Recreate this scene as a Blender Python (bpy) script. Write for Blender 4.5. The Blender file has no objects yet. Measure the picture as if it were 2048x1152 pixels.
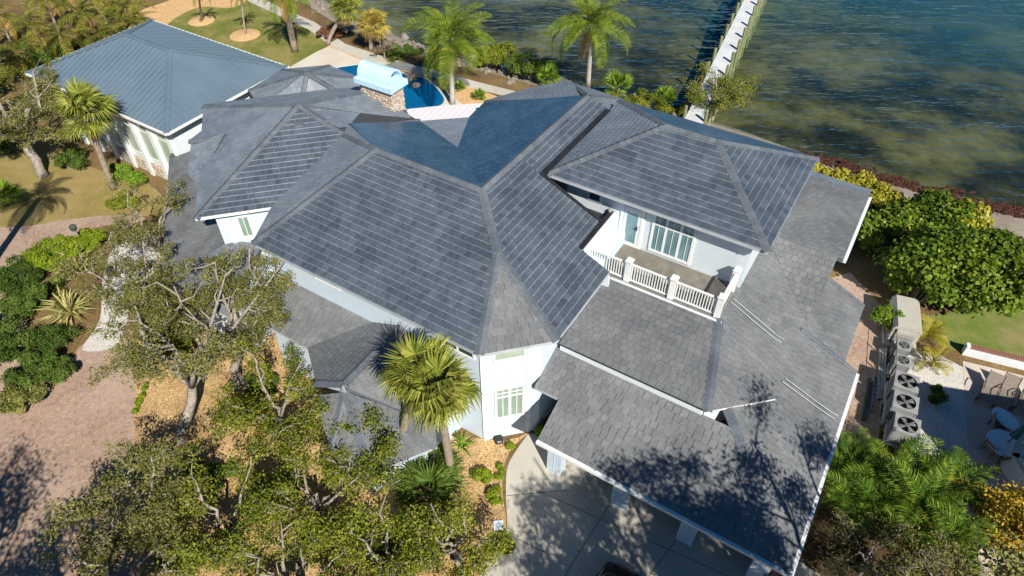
import bpy, math, random
import numpy as np
from mathutils import Vector, Matrix
from mathutils.geometry import tessellate_polygon

# ------------------------------------------------------------------ camera, sky, sun, exposure
scene = bpy.context.scene
COL = scene.collection
R = math.radians
CAM_H, PITCH, FPX = 26.0, R(44.5), 1365.33
cd = bpy.data.cameras.new('camera')
cam = bpy.data.objects.new('camera', cd)
COL.objects.link(cam)
cam.location = (0, 0, CAM_H)
cam.rotation_euler = (R(90) - PITCH, 0, 0)
cd.sensor_width = 36.0
cd.lens = 24.0
cd.clip_start = 0.1
cd.clip_end = 3000
scene.camera = cam

SUN_EL = R(41)
TRAVEL_AZ = R(113)                        # direction in which shadows fall, from +X
tv = Vector((math.cos(TRAVEL_AZ) * math.cos(SUN_EL), math.sin(TRAVEL_AZ) * math.cos(SUN_EL), -math.sin(SUN_EL)))
world = bpy.data.worlds.new('World')
scene.world = world
world.use_nodes = True
wn = world.node_tree.nodes
wl = world.node_tree.links
bg = wn['Background']
sky = wn.new('ShaderNodeTexSky')
sky.sky_type = 'NISHITA'
sky.sun_disc = False
sky.sun_elevation = SUN_EL
sky.sun_rotation = math.atan2(-tv.x, -tv.y)
sky.air_density = 1.0
sky.dust_density = 0.3
sky.ozone_density = 4.0
hs_ = wn.new('ShaderNodeHueSaturation')
hs_.inputs['Saturation'].default_value = 1.5
hs_.inputs['Value'].default_value = .85
wl.new(sky.outputs[0], hs_.inputs['Color'])
wl.new(hs_.outputs[0], bg.inputs[0])
bg.inputs[1].default_value = 0.05

sd = bpy.data.lights.new('sun', 'SUN')
sd.energy = 5.0
sd.angle = R(0.53)
sd.color = (1.0, 0.94, 0.83)
sun = bpy.data.objects.new('sun', sd)
COL.objects.link(sun)
sun.location = (30, -60, 60)
sun.rotation_euler = tv.to_track_quat('-Z', 'Y').to_euler()

vs = scene.view_settings
vs.view_transform = 'Standard'
vs.look = 'None'
vs.exposure = 0.5
vs.gamma = 1.0
vs.use_curve_mapping = False

rnd = random.Random(7)
npr = np.random.default_rng(11)

# ------------------------------------------------------------------ coordinates
_c, _s = math.cos(PITCH), math.sin(PITCH)
FWD = Vector((0, _c, -_s)); UPV = Vector((0, _s, _c)); RGT = Vector((1, 0, 0)); EYE = Vector((0, 0, CAM_H))
E1 = Vector((.849, -.528, 0)).normalized()      # the house grid: p runs right-down, q right-up in the photograph
E2 = Vector((-E1.y, E1.x, 0))

def ray(px, py):
    return (FWD * FPX + RGT * (px - 1024) - UPV * (py - 576)).normalized()

def U(px, py, z=0.0):
    d = ray(px, py)
    return EYE + d * ((z - CAM_H) / d.z)

def HW(p, q, z):
    return E1 * p + E2 * q + Vector((0, 0, z))

def PQ(w):
    return (w.dot(E1), w.dot(E2))

def hit(px, py, o, n):
    d = ray(px, py)
    return EYE + d * ((o - EYE).dot(n) / d.dot(n))

def to_px(w):
    v = w - EYE
    dep = v.dot(FWD)
    return (1024 + FPX * v.dot(RGT) / dep, 576 - FPX * v.dot(UPV) / dep)

# ------------------------------------------------------------------ scene helpers
def finish_mesh(name, verts, faces, mats, midx=None, smooth=False, shade=None):
    me = bpy.data.meshes.new(name)
    me.from_pydata([tuple(v) for v in verts], [], faces)
    if not isinstance(mats, (list, tuple)):
        mats = [mats]
    for m in mats:
        me.materials.append(M[m] if isinstance(m, str) else m)
    if midx is not None:
        me.polygons.foreach_set('material_index', midx)
    if smooth:
        me.polygons.foreach_set('use_smooth', [True] * len(me.polygons))
    if shade is not None:
        at = me.attributes.new('shade', 'FLOAT', 'FACE')
        at.data.foreach_set('value', shade)
    me.update()
    return me

def np_mesh(name, verts, faces, mats, midx=None, shade=None, smooth=False):
    """verts (n,3), faces (m,k) numpy"""
    me = bpy.data.meshes.new(name)
    n, (m, k) = len(verts), faces.shape
    me.vertices.add(n); me.vertices.foreach_set('co', np.asarray(verts, np.float32).ravel())
    me.loops.add(m * k); me.loops.foreach_set('vertex_index', np.asarray(faces, np.int32).ravel())
    me.polygons.add(m)
    me.polygons.foreach_set('loop_start', np.arange(0, m * k, k, dtype=np.int32))
    if not isinstance(mats, (list, tuple)):
        mats = [mats]
    for mm in mats:
        me.materials.append(M[mm] if isinstance(mm, str) else mm)
    if midx is not None:
        me.polygons.foreach_set('material_index', np.asarray(midx, np.int32))
    if smooth:
        me.polygons.foreach_set('use_smooth', np.ones(m, bool))
    if shade is not None:
        at = me.attributes.new('shade', 'FLOAT', 'FACE')
        at.data.foreach_set('value', np.asarray(shade, np.float32))
    me.update(calc_edges=True)
    me.validate()
    return me

def link(name, me, parent=None, keep=True):
    o = bpy.data.objects.new(name, me)
    COL.objects.link(o)
    if parent is not None:
        o.parent = parent
        if keep:
            o.matrix_parent_inverse = wmat(parent).inverted()
    return o

def wmat(o):
    m = Matrix.LocRotScale(o.location, o.rotation_euler, o.scale)
    if o.parent is not None:
        m = wmat(o.parent) @ o.matrix_parent_inverse @ m
    return m

def tag(o, label, cat, group=None):
    o['label'] = label; o['category'] = cat
    if group: o['group'] = group
    return o

def thing(name, label, cat, loc=(0, 0, 0), rotz=0, group=None, scale=1.0):
    o = bpy.data.objects.new(name, None)
    COL.objects.link(o)
    o.empty_display_size = 0.3
    o.location = loc; o.rotation_euler = (0, 0, rotz); o.scale = (scale,) * 3
    return tag(o, label, cat, group)

def structure(o):
    o['kind'] = 'structure'
    return o

class MB:
    """collects faces; build() links them as one mesh object"""
    def __init__(s):
        s.v, s.f, s.m = [], [], []
    def poly(s, pts, mi=0):
        b = len(s.v); s.v += [Vector(p) for p in pts]; s.f.append(tuple(range(b, b + len(pts)))); s.m.append(mi)
    def box(s, o, ax, ay, az, mi=0):
        """o corner; ax, ay, az full edge vectors"""
        o, ax, ay, az = Vector(o), Vector(ax), Vector(ay), Vector(az)
        b = len(s.v)
        s.v += [o, o + ax, o + ax + ay, o + ay, o + az, o + ax + az, o + ax + ay + az, o + ay + az]
        fs = [(0, 3, 2, 1), (4, 5, 6, 7), (0, 1, 5, 4), (1, 2, 6, 5), (2, 3, 7, 6), (3, 0, 4, 7)]
        if ax.cross(ay).dot(az) < 0: fs = [tuple(reversed(f)) for f in fs]
        s.f += [tuple(b + i for i in f) for f in fs]; s.m += [mi] * 6
    def cbox(s, c, hx, hy, hz, rz=0.0, mi=0):
        ca, sa = math.cos(rz), math.sin(rz)
        ax = Vector((ca, sa, 0)) * (2 * hx); ay = Vector((-sa, ca, 0)) * (2 * hy); az = Vector((0, 0, 2 * hz))
        s.box(Vector(c) - ax / 2 - ay / 2 - az / 2, ax, ay, az, mi)
    def bar(s, a, b_, w, h=None, mi=0, up=Vector((0, 0, 1))):
        a, b_ = Vector(a), Vector(b_); h = h or w
        d = (b_ - a)
        sd_ = d.cross(up)
        if sd_.length < 1e-6: sd_ = d.cross(Vector((1, 0, 0)))
        sd_.normalize(); u = sd_.cross(d).normalized()
        s.box(a - sd_ * w / 2 - u * h / 2, d, sd_ * w, u * h, mi)
    def tube(s, pts, radii, n=6, mi=0, cap=True):
        pts = [Vector(p) for p in pts]
        if not isinstance(radii, (list, tuple)): radii = [radii] * len(pts)
        b = len(s.v); ref = Vector((0.31, 0.17, 0.93))
        for i, p in enumerate(pts):
            d = (pts[min(i + 1, len(pts) - 1)] - pts[max(i - 1, 0)]).normalized()
            x = d.cross(ref)
            if x.length < .1: x = d.cross(Vector((1, 0, 0)))
            x.normalize(); y = d.cross(x)
            for j in range(n):
                a = 2 * math.pi * j / n
                s.v.append(p + (x * math.cos(a) + y * math.sin(a)) * radii[i])
        for i in range(len(pts) - 1):
            for j in range(n):
                j2 = (j + 1) % n
                s.f.append((b + i * n + j, b + i * n + j2, b + (i + 1) * n + j2, b + (i + 1) * n + j)); s.m.append(mi)
        if cap:
            s.f.append(tuple(b + j for j in reversed(range(n)))); s.m.append(mi)
            s.f.append(tuple(b + (len(pts) - 1) * n + j for j in range(n))); s.m.append(mi)
    def prism(s, poly, z0, z1, mi=0, top=True, bottom=True, mtop=None):
        """vertical prism over a polygon of world xy points, counter-clockwise"""
        n = len(poly); b = len(s.v)
        s.v += [Vector((p[0], p[1], z0)) for p in poly] + [Vector((p[0], p[1], z1)) for p in poly]
        for i in range(n):
            j = (i + 1) % n
            s.f.append((b + i, b + j, b + n + j, b + n + i)); s.m.append(mi)
        tri = tessellate_polygon([[Vector((p[0], p[1], 0)) for p in poly]])
        for t in tri:
            t = list(t)
            a, c_, d = (Vector((poly[i][0], poly[i][1], 0)) for i in t)
            if (c_ - a).cross(d - a).z < 0: t.reverse()
            if top: s.f.append(tuple(b + n + i for i in t)); s.m.append(mi if mtop is None else mtop)
            if bottom: s.f.append(tuple(b + i for i in reversed(t))); s.m.append(mi)
    def lathe(s, c, prof, n=16, mi=0):
        b = len(s.v); c = Vector(c)
        for r_, z in prof:
            for j in range(n):
                a = 2 * math.pi * j / n
                s.v.append(c + Vector((r_ * math.cos(a), r_ * math.sin(a), z)))
        for i in range(len(prof) - 1):
            for j in range(n):
                j2 = (j + 1) % n
                s.f.append((b + i * n + j, b + i * n + j2, b + (i + 1) * n + j2, b + (i + 1) * n + j)); s.m.append(mi)
        s.f.append(tuple(b + (len(prof) - 1) * n + j for j in range(n))); s.m.append(mi)
    def mesh(s, name, mats, smooth=False):
        return finish_mesh(name, s.v, s.f, mats, s.m, smooth)
    def build(s, name, mats, parent=None, keep=True, smooth=False):
        return link(name, s.mesh(name, mats, smooth), parent, keep)

# ------------------------------------------------------------------ materials
M = {}

class NT:
    def __init__(s, name):
        m = bpy.data.materials.new(name); m.use_nodes = True
        s.m = m; s.n = m.node_tree.nodes; s.l = m.node_tree.links
        s.b = s.n['Principled BSDF']; s.out = s.n['Material Output']
        M[name] = m
    def new(s, t, **kw):
        n = s.n.new(t)
        for k, v in kw.items(): setattr(n, k, v)
        return n
    def co(s, scale=(1, 1, 1), rotz=0.0):
        t = s.new('ShaderNodeTexCoord'); mp = s.new('ShaderNodeMapping')
        mp.inputs['Scale'].default_value = scale; mp.inputs['Rotation'].default_value = (0, 0, rotz)
        s.l.new(t.outputs['Object'], mp.inputs[0]); return mp.outputs[0]
    def noise(s, scale, detail=3, rough=.55, vec=None):
        n = s.new('ShaderNodeTexNoise'); n.inputs['Scale'].default_value = scale
        n.inputs['Detail'].default_value = detail; n.inputs['Roughness'].default_value = rough
        s.l.new(vec if vec is not None else s.co(), n.inputs['Vector']); return n.outputs['Fac']
    def ramp(s, fac, stops):
        r = s.new('ShaderNodeValToRGB'); e = r.color_ramp.elements
        while len(e) < len(stops): e.new(.5)
        for i, (p, c) in enumerate(stops):
            e[i].position = p; e[i].color = (*c, 1) if len(c) == 3 else c
        s.l.new(fac, r.inputs[0]); return r.outputs[0]
    def mix(s, fac, a, b, mode='MIX'):
        n = s.new('ShaderNodeMix', data_type='RGBA', blend_type=mode)
        for sock, v in ((n.inputs[0], fac), (n.inputs[6], a), (n.inputs[7], b)):
            if isinstance(v, (int, float)): sock.default_value = v
            elif isinstance(v, tuple): sock.default_value = (*v, 1)
            else: s.l.new(v, sock)
        return n.outputs[2]
    def math(s, op, a, b=None):
        n = s.new('ShaderNodeMath', operation=op)
        for sock, v in ((n.inputs[0], a), (n.inputs[1], b)):
            if v is None: continue
            if isinstance(v, (int, float)): sock.default_value = v
            else: s.l.new(v, sock)
        return n.outputs[0]
    def bump(s, h, strength=.3, dist=.02):
        n = s.new('ShaderNodeBump'); n.inputs['Strength'].default_value = strength
        n.inputs['Distance'].default_value = dist
        s.l.new(h, n.inputs['Height']); s.l.new(n.outputs[0], s.b.inputs['Normal'])
    def color(s, c): 
        if isinstance(c, tuple): s.b.inputs['Base Color'].default_value = (*c, 1)
        else: s.l.new(c, s.b.inputs['Base Color'])
    def rough(s, v): s.b.inputs['Roughness'].default_value = v
    def spec(s, v): s.b.inputs['Specular IOR Level'].default_value = v

def simple(name, c1, c2=None, scale=3.0, rough=.6, spec=.4, bump=0.0, bscale=20, metal=0.0, bdist=.01, lo=.35, hi=.65):
    t = NT(name)
    if c2 is None: c2 = tuple(x * .82 for x in c1)
    f = t.noise(scale, 4)
    t.color(t.ramp(f, [(lo, c1), (hi, c2)]))
    t.rough(rough); t.spec(spec); t.b.inputs['Metallic'].default_value = metal
    if bump: t.bump(t.noise(bscale, 3), bump, bdist)
    return t

def slate_mat(name, dark, light, rough, spec=.5):
    t = NT(name)
    at = t.new('ShaderNodeAttribute', attribute_name='shade')
    oi = t.new('ShaderNodeObjectInfo')
    iso = t.math('LESS_THAN', at.outputs['Fac'], 0.0005)
    sh = t.math('ADD', at.outputs['Fac'], t.math('MULTIPLY', iso, oi.outputs['Random']))
    geo = t.new('ShaderNodeNewGeometry')
    big = t.noise(.55, 4, .6, geo.outputs['Position'])
    fine = t.noise(9, 3, .6, geo.outputs['Position'])
    base = t.ramp(sh, [(0, dark), (.75, tuple((a + b) / 2 for a, b in zip(dark, light))), (1, light)])
    base = t.mix(t.ramp(big, [(.4, (0, 0, 0)), (.72, (.5, .5, .5))]), base, tuple(x * 1.35 + .01 for x in light))
    base = t.mix(.25, base, t.ramp(fine, [(.3, (.4, .4, .4)), (.7, (1.5, 1.5, 1.5))]), 'MULTIPLY')
    t.color(base); t.rough(rough); t.spec(spec)
    t.bump(t.noise(25, 4, .6, geo.outputs['Position']), .35, .01)
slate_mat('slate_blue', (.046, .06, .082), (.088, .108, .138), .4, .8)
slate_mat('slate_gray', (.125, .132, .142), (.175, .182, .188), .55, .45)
slate_mat('slate_deep_blue', (.018, .055, .12), (.045, .1, .18), .32, .9)  # deepest blue and glossiest of the slates
slate_mat('slate_pale', (.15, .18, .22), (.21, .24, .28), .5, .5)  # palest blue-grey of the slates
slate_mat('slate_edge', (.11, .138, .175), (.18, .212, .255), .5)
slate_mat('slate_cap', (.085, .1, .122), (.13, .147, .17), .5)
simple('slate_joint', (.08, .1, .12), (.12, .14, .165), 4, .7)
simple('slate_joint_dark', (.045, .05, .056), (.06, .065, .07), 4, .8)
simple('white_trim', (.78, .8, .8), (.7, .73, .74), 1.5, .45)
simple('soft_white', (.7, .75, .79), (.63, .69, .74), 2, .5)
t = NT('siding')
co = t.co()
sep = t.new('ShaderNodeSeparateXYZ'); t.l.new(co, sep.inputs[0])
lap = t.math('FRACT', t.math('MULTIPLY', sep.outputs['Z'], 1 / .15))
t.color(t.mix(t.ramp(lap, [(0, (1, 1, 1)), (.07, (1, 1, 1)), (.1, (0, 0, 0))]), t.ramp(t.noise(.8, 4), [(.35, (.66, .74, .8)), (.7, (.72, .79, .84))]), (.5, .57, .63)))
t.rough(.5); t.bump(lap, .8, .02)
simple('stucco', (.58, .67, .75), (.52, .61, .7), .7, .7, .3, .3, 40)
simple('fascia', (.46, .49, .52), (.38, .41, .44), 2, .5)
simple('metal_seam', (.16, .225, .29), (.14, .2, .26), 2, .35, .6)
simple('gutter_dark', (.025, .027, .032), (.015, .016, .02), 2, .5)
simple('deck_gray', (.22, .2, .17), (.16, .145, .125), 3, .6, .3)
simple('membrane', (.62, .6, .63), (.52, .5, .53), 2, .6)
t = NT('printed_membrane')
w = t.new('ShaderNodeTexWave', wave_type='BANDS'); w.inputs['Scale'].default_value = .9; w.inputs['Distortion'].default_value = 1.2
w.inputs['Detail'].default_value = 3; w.inputs['Detail Scale'].default_value = 6
t.l.new(t.co((1, 1, 1), R(25)), w.inputs[0])
t.color(t.mix(t.ramp(w.outputs['Fac'], [(.84, (0, 0, 0)), (.97, (.28, .28, .28))]), (.7, .69, .72), (.62, .25, .28))); t.rough(.55)
simple('glass_dark', (.035, .05, .055), (.06, .085, .09), 1.2, .06, .9)
simple('glass_teal', (.11, .21, .24), (.18, .3, .33), 1.0, .08, .8)
simple('glass_green', (.34, .42, .34), (.42, .5, .42), 1.0, .12, .7)
simple('curtain_glass', (.2, .28, .23), (.3, .38, .32), 1.0, .15, .7)
t = NT('metal_roof'); t.color(t.ramp(t.noise(.5, 4), [(.35, (.105, .155, .205)), (.7, (.135, .19, .245))])); t.rough(.38); t.spec(.6)
simple('stone_a', (.56, .45, .35), (.4, .31, .24), 5, .85, .2, .6, 14)
simple('stone_b', (.46, .36, .31), (.62, .54, .46), 6, .85, .2, .6, 14)
simple('stone_c', (.3, .23, .2), (.46, .38, .32), 6, .85, .2, .6, 14)
simple('mortar', (.42, .39, .35), (.33, .3, .27), 8, .9)
simple('chimney_blue', (.52, .72, .86), (.46, .67, .83), 1.2, .45)
simple('concrete', (.52, .49, .43), (.42, .395, .35), .6, .8, .25, .2, 60, lo=.3, hi=.75)
simple('pale_deck', (.62, .57, .49), (.55, .5, .43), .5, .8, .25, .15, 50)
simple('patio_pink', (.56, .48, .42), (.48, .41, .36), .7, .75, .25, .1, 60)
t = NT('paver')
br = t.new('ShaderNodeTexBrick'); br.inputs['Scale'].default_value = 1.0
br.inputs['Brick Width'].default_value = .22; br.inputs['Row Height'].default_value = .11; br.inputs['Mortar Size'].default_value = .006
br.inputs['Color1'].default_value = (.34, .22, .16, 1); br.inputs['Color2'].default_value = (.3, .2, .16, 1); br.inputs['Mortar'].default_value = (.2, .15, .12, 1)
t.l.new(t.co((1, 1, 1), R(28)), br.inputs['Vector'])
vo = t.new('ShaderNodeTexVoronoi'); vo.inputs['Scale'].default_value = 8; t.l.new(t.co(), vo.inputs['Vector'])
cr = t.mix(.42, br.outputs['Color'], t.ramp(vo.outputs['Color'], [(.2, (.24, .17, .14)), (.45, (.46, .3, .22)), (.62, (.33, .28, .25)), (.85, (.55, .42, .3))]))
cr = t.mix(t.ramp(t.noise(.35, 4), [(.4, (0, 0, 0)), (.75, (.4, .4, .4))]), cr, (.54, .42, .34))
t.color(cr); t.rough(.85); t.spec(.25); t.bump(br.outputs['Fac'], .4, .01)
t = NT('mulch')
vo = t.new('ShaderNodeTexVoronoi'); vo.inputs['Scale'].default_value = 19; t.l.new(t.co((1, 1.4, 1), R(20)), vo.inputs['Vector'])
c0 = t.ramp(vo.outputs['Color'], [(.1, (.28, .16, .07)), (.4, (.52, .32, .14)), (.65, (.62, .43, .21)), (.9, (.72, .57, .36))])
c0 = t.mix(t.ramp(t.noise(.7, 5), [(.42, (0, 0, 0)), (.7, (.6, .6, .6))]), c0, (.22, .13, .07))
t.color(c0); t.rough(.95); t.spec(.1); t.bump(vo.outputs['Distance'], .8, .04)
t = NT('pine_straw')
vo = t.new('ShaderNodeTexVoronoi'); vo.inputs['Scale'].default_value = 11; t.l.new(t.co(), vo.inputs['Vector'])
t.color(t.mix(.5, t.ramp(vo.outputs['Color'], [(.1, (.42, .25, .1)), (.5, (.6, .4, .2)), (.9, (.68, .52, .32))]), t.ramp(t.noise(1.2, 4), [(.35, (.62, .4, .19)), (.65, (.5, .31, .15))])))
t.rough(.95); t.spec(.1); t.bump(vo.outputs['Distance'], .5, .03)
def grass_mat(name, g1, g2, dry, amt):
    t = NT(name)
    a = t.ramp(t.noise(2.5, 5, .7), [(.3, g1), (.7, g2)])
    a = t.mix(t.ramp(t.noise(.45, 5, .65), [(.42, (0, 0, 0)), (.66, (amt, amt, amt))]), a, dry)
    a = t.mix(.5, a, t.ramp(t.noise(28, 2, .7), [(.3, (.45, .45, .4)), (.7, (1.5, 1.5, 1.4))]), 'MULTIPLY')
    t.color(a); t.rough(.95); t.spec(.1); t.bump(t.noise(35, 2, .8), .9, .06)
grass_mat('lawn', (.13, .16, .03), (.22, .24, .06), (.38, .3, .13), .8)
grass_mat('dry_lawn', (.26, .21, .065), (.36, .29, .11), (.42, .31, .15), .9)
grass_mat('green_lawn', (.12, .2, .03), (.2, .27, .05), (.33, .29, .14), .9)
t = NT('gravel')
vo = t.new('ShaderNodeTexVoronoi'); vo.inputs['Scale'].default_value = 18; t.l.new(t.co(), vo.inputs['Vector'])
t.color(t.mix(.45, t.ramp(vo.outputs['Color'], [(.1, (.4, .38, .35)), (.9, (.72, .7, .66))]), t.ramp(t.noise(1.5, 4), [(.3, (.62, .6, .56)), (.7, (.45, .42, .38))])))
t.rough(.95); t.spec(.1); t.bump(vo.outputs['Distance'], .6, .03)
t = NT('soil')
t.color(t.mix(t.ramp(t.noise(.5, 5), [(.35, (0, 0, 0)), (.65, (1, 1, 1))]), t.ramp(t.noise(9, 4, .7), [(.3, (.07, .05, .025)), (.7, (.22, .14, .07))]), t.ramp(t.noise(7, 4, .7), [(.3, (.1, .08, .03)), (.7, (.35, .23, .11))])))
t.rough(.95); t.spec(.1); t.bump(t.noise(14, 4, .7), .8, .06)
t = NT('sand')
c0 = t.ramp(t.noise(1.2, 5, .6), [(.35, (.36, .31, .25)), (.65, (.27, .23, .18))])
t.color(t.mix(.35, c0, t.ramp(t.noise(20, 2), [(.3, (.6, .6, .6)), (.7, (1.3, 1.3, 1.3))]), 'MULTIPLY')); t.rough(.9); t.spec(.15); t.bump(t.noise(9, 4), .5, .04)
simple('seaweed', (.075, .025, .015), (.035, .013, .008), 6, .8, .3, .9, 18, bdist=.06)
t = NT('seabed')
sp = t.new('ShaderNodeSeparateXYZ'); t.l.new(t.co(), sp.inputs[0])
c0 = t.ramp(t.noise(.13, 8, .66), [(.38, (.016, .015, .01)), (.46, (.05, .044, .02)), (.54, (.12, .1, .04)), (.68, (.24, .2, .09))])
c1 = t.ramp(t.noise(.09, 5, .6), [(.38, (.02, .07, .1)), (.62, (.06, .12, .09))])
far = t.ramp(t.math('MULTIPLY', sp.outputs['Z'], -1 / 5.0), [(.42, (0, 0, 0)), (.9, (1, 1, 1))])
t.color(t.mix(far, c0, c1)); t.rough(1.0); t.spec(0)
# sea: clear surface with sky glare over a real sea bed, and a little blue scatter of the water itself
def schlick(t, normal):
    g_ = t.new('ShaderNodeNewGeometry'); d_ = t.new('ShaderNodeVectorMath', operation='DOT_PRODUCT')
    t.l.new(g_.outputs['Incoming'], d_.inputs[0]); t.l.new(normal, d_.inputs[1])
    x_ = t.math('SUBTRACT', 1.0, t.math('MINIMUM', t.math('ABSOLUTE', d_.outputs['Value']), 1.0))
    return t.math('ADD', .02, t.math('MULTIPLY', t.math('POWER', x_, 5.0), .98))
t = NT('sea')
dif = t.new('ShaderNodeBsdfDiffuse'); dif.inputs[0].default_value = (.02, .13, .2, 1)
tr = t.new('ShaderNodeBsdfTransparent'); tr.inputs[0].default_value = (.84, .93, .86, 1)
gl = t.new('ShaderNodeBsdfGlossy'); gl.inputs['Roughness'].default_value = .12
bp = t.new('ShaderNodeBump'); bp.inputs['Distance'].default_value = .2
bp2 = t.new('ShaderNodeBump'); bp2.inputs['Strength'].default_value = 1.0; bp2.inputs['Distance'].default_value = .26
w1 = t.math('ADD', t.noise(1.2, 2.5, .55, t.co((.5, 1.7, 1), R(-12))), t.math('MULTIPLY', t.noise(.35, 2, .5, t.co((.5, 1.6, 1), R(-20))), 1.5))
t.l.new(w1, bp.inputs['Height']); t.l.new(w1, bp2.inputs['Height'])
t.l.new(t.ramp(t.noise(.06, 3, .6), [(.35, (.4, .4, .4)), (.7, (1, 1, 1))]), bp.inputs['Strength'])
t.l.new(bp.outputs[0], gl.inputs['Normal'])
dp = t.new('ShaderNodeAttribute', attribute_name='depth')
m1 = t.new('ShaderNodeMixShader')
t.l.new(t.ramp(t.math('MULTIPLY', dp.outputs['Fac'], 1 / 5.0), [(.1, (.03, .03, .03)), (.32, (.2, .2, .2)), (.75, (.6, .6, .6))]), m1.inputs[0])
t.l.new(tr.outputs[0], m1.inputs[1]); t.l.new(dif.outputs[0], m1.inputs[2])
m2 = t.new('ShaderNodeMixShader')
t.l.new(schlick(t, bp2.outputs[0]), m2.inputs[0]); t.l.new(m1.outputs[0], m2.inputs[1]); t.l.new(gl.outputs[0], m2.inputs[2])
t.l.new(m2.outputs[0], t.out.inputs['Surface'])
t = NT('pool_water')
bp = t.new('ShaderNodeBump'); bp.inputs['Strength'].default_value = .3; bp.inputs['Distance'].default_value = .05
t.l.new(t.noise(3.5, 3), bp.inputs['Height'])
dif = t.new('ShaderNodeBsdfDiffuse'); dif.inputs[0].default_value = (.005, .16, .33, 1)
tr = t.new('ShaderNodeBsdfTransparent'); tr.inputs[0].default_value = (.3, .75, .9, 1)
gl = t.new('ShaderNodeBsdfGlossy'); gl.inputs['Roughness'].default_value = .05
t.l.new(bp.outputs[0], gl.inputs['Normal'])
m1 = t.new('ShaderNodeMixShader'); m1.inputs[0].default_value = .35
t.l.new(tr.outputs[0], m1.inputs[1]); t.l.new(dif.outputs[0], m1.inputs[2])
m2 = t.new('ShaderNodeMixShader')
t.l.new(schlick(t, bp.outputs[0]), m2.inputs[0]); t.l.new(m1.outputs[0], m2.inputs[1]); t.l.new(gl.outputs[0], m2.inputs[2])
t.l.new(m2.outputs[0], t.out.inputs['Surface'])
simple('pool_floor', (.03, .22, .42), (.02, .16, .33), 1.5, .8)
simple('dock_plank', (.62, .64, .66), (.52, .54, .57), .9, .7)
simple('pile_green', (.22, .25, .13), (.15, .17, .085), 3, .85)
simple('pile_orange', (.42, .2, .07), (.33, .16, .06), 3, .85)
simple('rock', (.34, .29, .23), (.22, .185, .15), 3, .9, .2, .6, 8, bdist=.05)
simple('sea_rock', (.3, .27, .23), (.14, .12, .1), 3, .9, .2, .6, 8, bdist=.05)
simple('bark_oak', (.36, .32, .28), (.2, .175, .15), 5, .95, .1, .8, 20, bdist=.03)
simple('twig_pale', (.36, .32, .26), (.22, .19, .15), 5, .95, .1)
simple('bark_palm', (.38, .31, .25), (.26, .21, .16), 4, .95, .1, .6, 14, bdist=.03)
simple('bark_royal', (.5, .48, .45), (.4, .38, .36), 2, .9, .1)
simple('shaded_soil', (.045, .03, .018), (.1, .065, .035), 5, .95, .1, .8, 15, bdist=.05)  # dark soil, with the deep shade under the palms put into its colour
simple('metal_gray', (.31, .31, .31), (.26, .26, .26), 3, .5, .5)
simple('ac_gray', (.26, .27, .28), (.21, .22, .23), 3, .55, .4)
simple('black_metal', (.02, .021, .023), (.03, .031, .033), 3, .5)
simple('generator_beige', (.46, .44, .39), (.41, .39, .345), 2, .5)
simple('car_black', (.006, .007, .01), (.009, .01, .013), 1, .12, .8)
simple('rubber', (.02, .02, .02), (.03, .03, .03), 4, .85)
simple('sling', (.24, .2, .17), (.2, .165, .14), 5, .8)
simple('bronze', (.09, .07, .055), (.07, .055, .045), 5, .5)
simple('table_top', (.62, .7, .74), (.55, .64, .69), 2, .2)
simple('teal_cloth', (.05, .16, .17), (.035, .12, .13), 4, .85)
simple('brick_red', (.33, .17, .12), (.24, .12, .09), 6, .9, .2)
simple('tile_blue', (.5, .62, .7), (.1, .25, .45), 14, .5)
simple('yellow_paint', (.75, .5, .02), (.65, .42, .02), 3, .5)
simple('timber_green', (.06, .08, .06), (.04, .055, .04), 3, .8)
simple('alu', (.5, .5, .5), (.4, .4, .4), 3, .35, .5, metal=.6)

def leaf_mat(name, dark, mid, light, trans=.22, rough=.6, spec=.12):
    t = NT(name)
    at = t.new('ShaderNodeAttribute', attribute_name='shade')
    oi = t.new('ShaderNodeObjectInfo')
    s_ = t.math('ADD', t.math('MULTIPLY', at.outputs['Fac'], .85), t.math('MULTIPLY', oi.outputs['Random'], .15))
    c0 = t.ramp(s_, [(.0, dark), (.5, mid), (1, light)])
    t.color(c0); t.rough(rough); t.spec(spec)
    tl = t.new('ShaderNodeBsdfTranslucent'); t.l.new(t.mix(.35, c0, (.35, .4, .02)), tl.inputs[0])
    mx = t.new('ShaderNodeMixShader'); mx.inputs[0].default_value = trans
    t.l.new(t.b.outputs[0], mx.inputs[1]); t.l.new(tl.outputs[0], mx.inputs[2]); t.l.new(mx.outputs[0], t.out.inputs['Surface'])
leaf_mat('oak_leaf', (.05, .06, .012), (.16, .165, .042), (.35, .32, .12))
leaf_mat('oak_leaf_green', (.04, .062, .006), (.15, .185, .018), (.4, .38, .055))
leaf_mat('sabal_leaf', (.06, .085, .01), (.18, .21, .03), (.4, .38, .08))
leaf_mat('dry_leaf', (.3, .17, .05), (.42, .27, .09), (.5, .38, .16))
leaf_mat('yellow_fan', (.25, .2, .03), (.38, .3, .05), (.5, .37, .1))
leaf_mat('royal_leaf', (.04, .085, .006), (.125, .19, .015), (.3, .34, .04))
leaf_mat('areca_leaf', (.02, .06, .006), (.075, .145, .014), (.24, .31, .035))
leaf_mat('yellow_frond', (.22, .2, .02), (.35, .3, .03), (.48, .4, .06))
leaf_mat('jungle_frond', (.05, .06, .01), (.14, .15, .022), (.34, .31, .06))
leaf_mat('hedge_leaf', (.08, .13, .008), (.19, .26, .015), (.36, .4, .04))
leaf_mat('shrub_leaf', (.03, .06, .01), (.07, .12, .02), (.15, .21, .04))
leaf_mat('mangrove_leaf', (.05, .075, .01), (.15, .18, .02), (.34, .34, .05))
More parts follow.
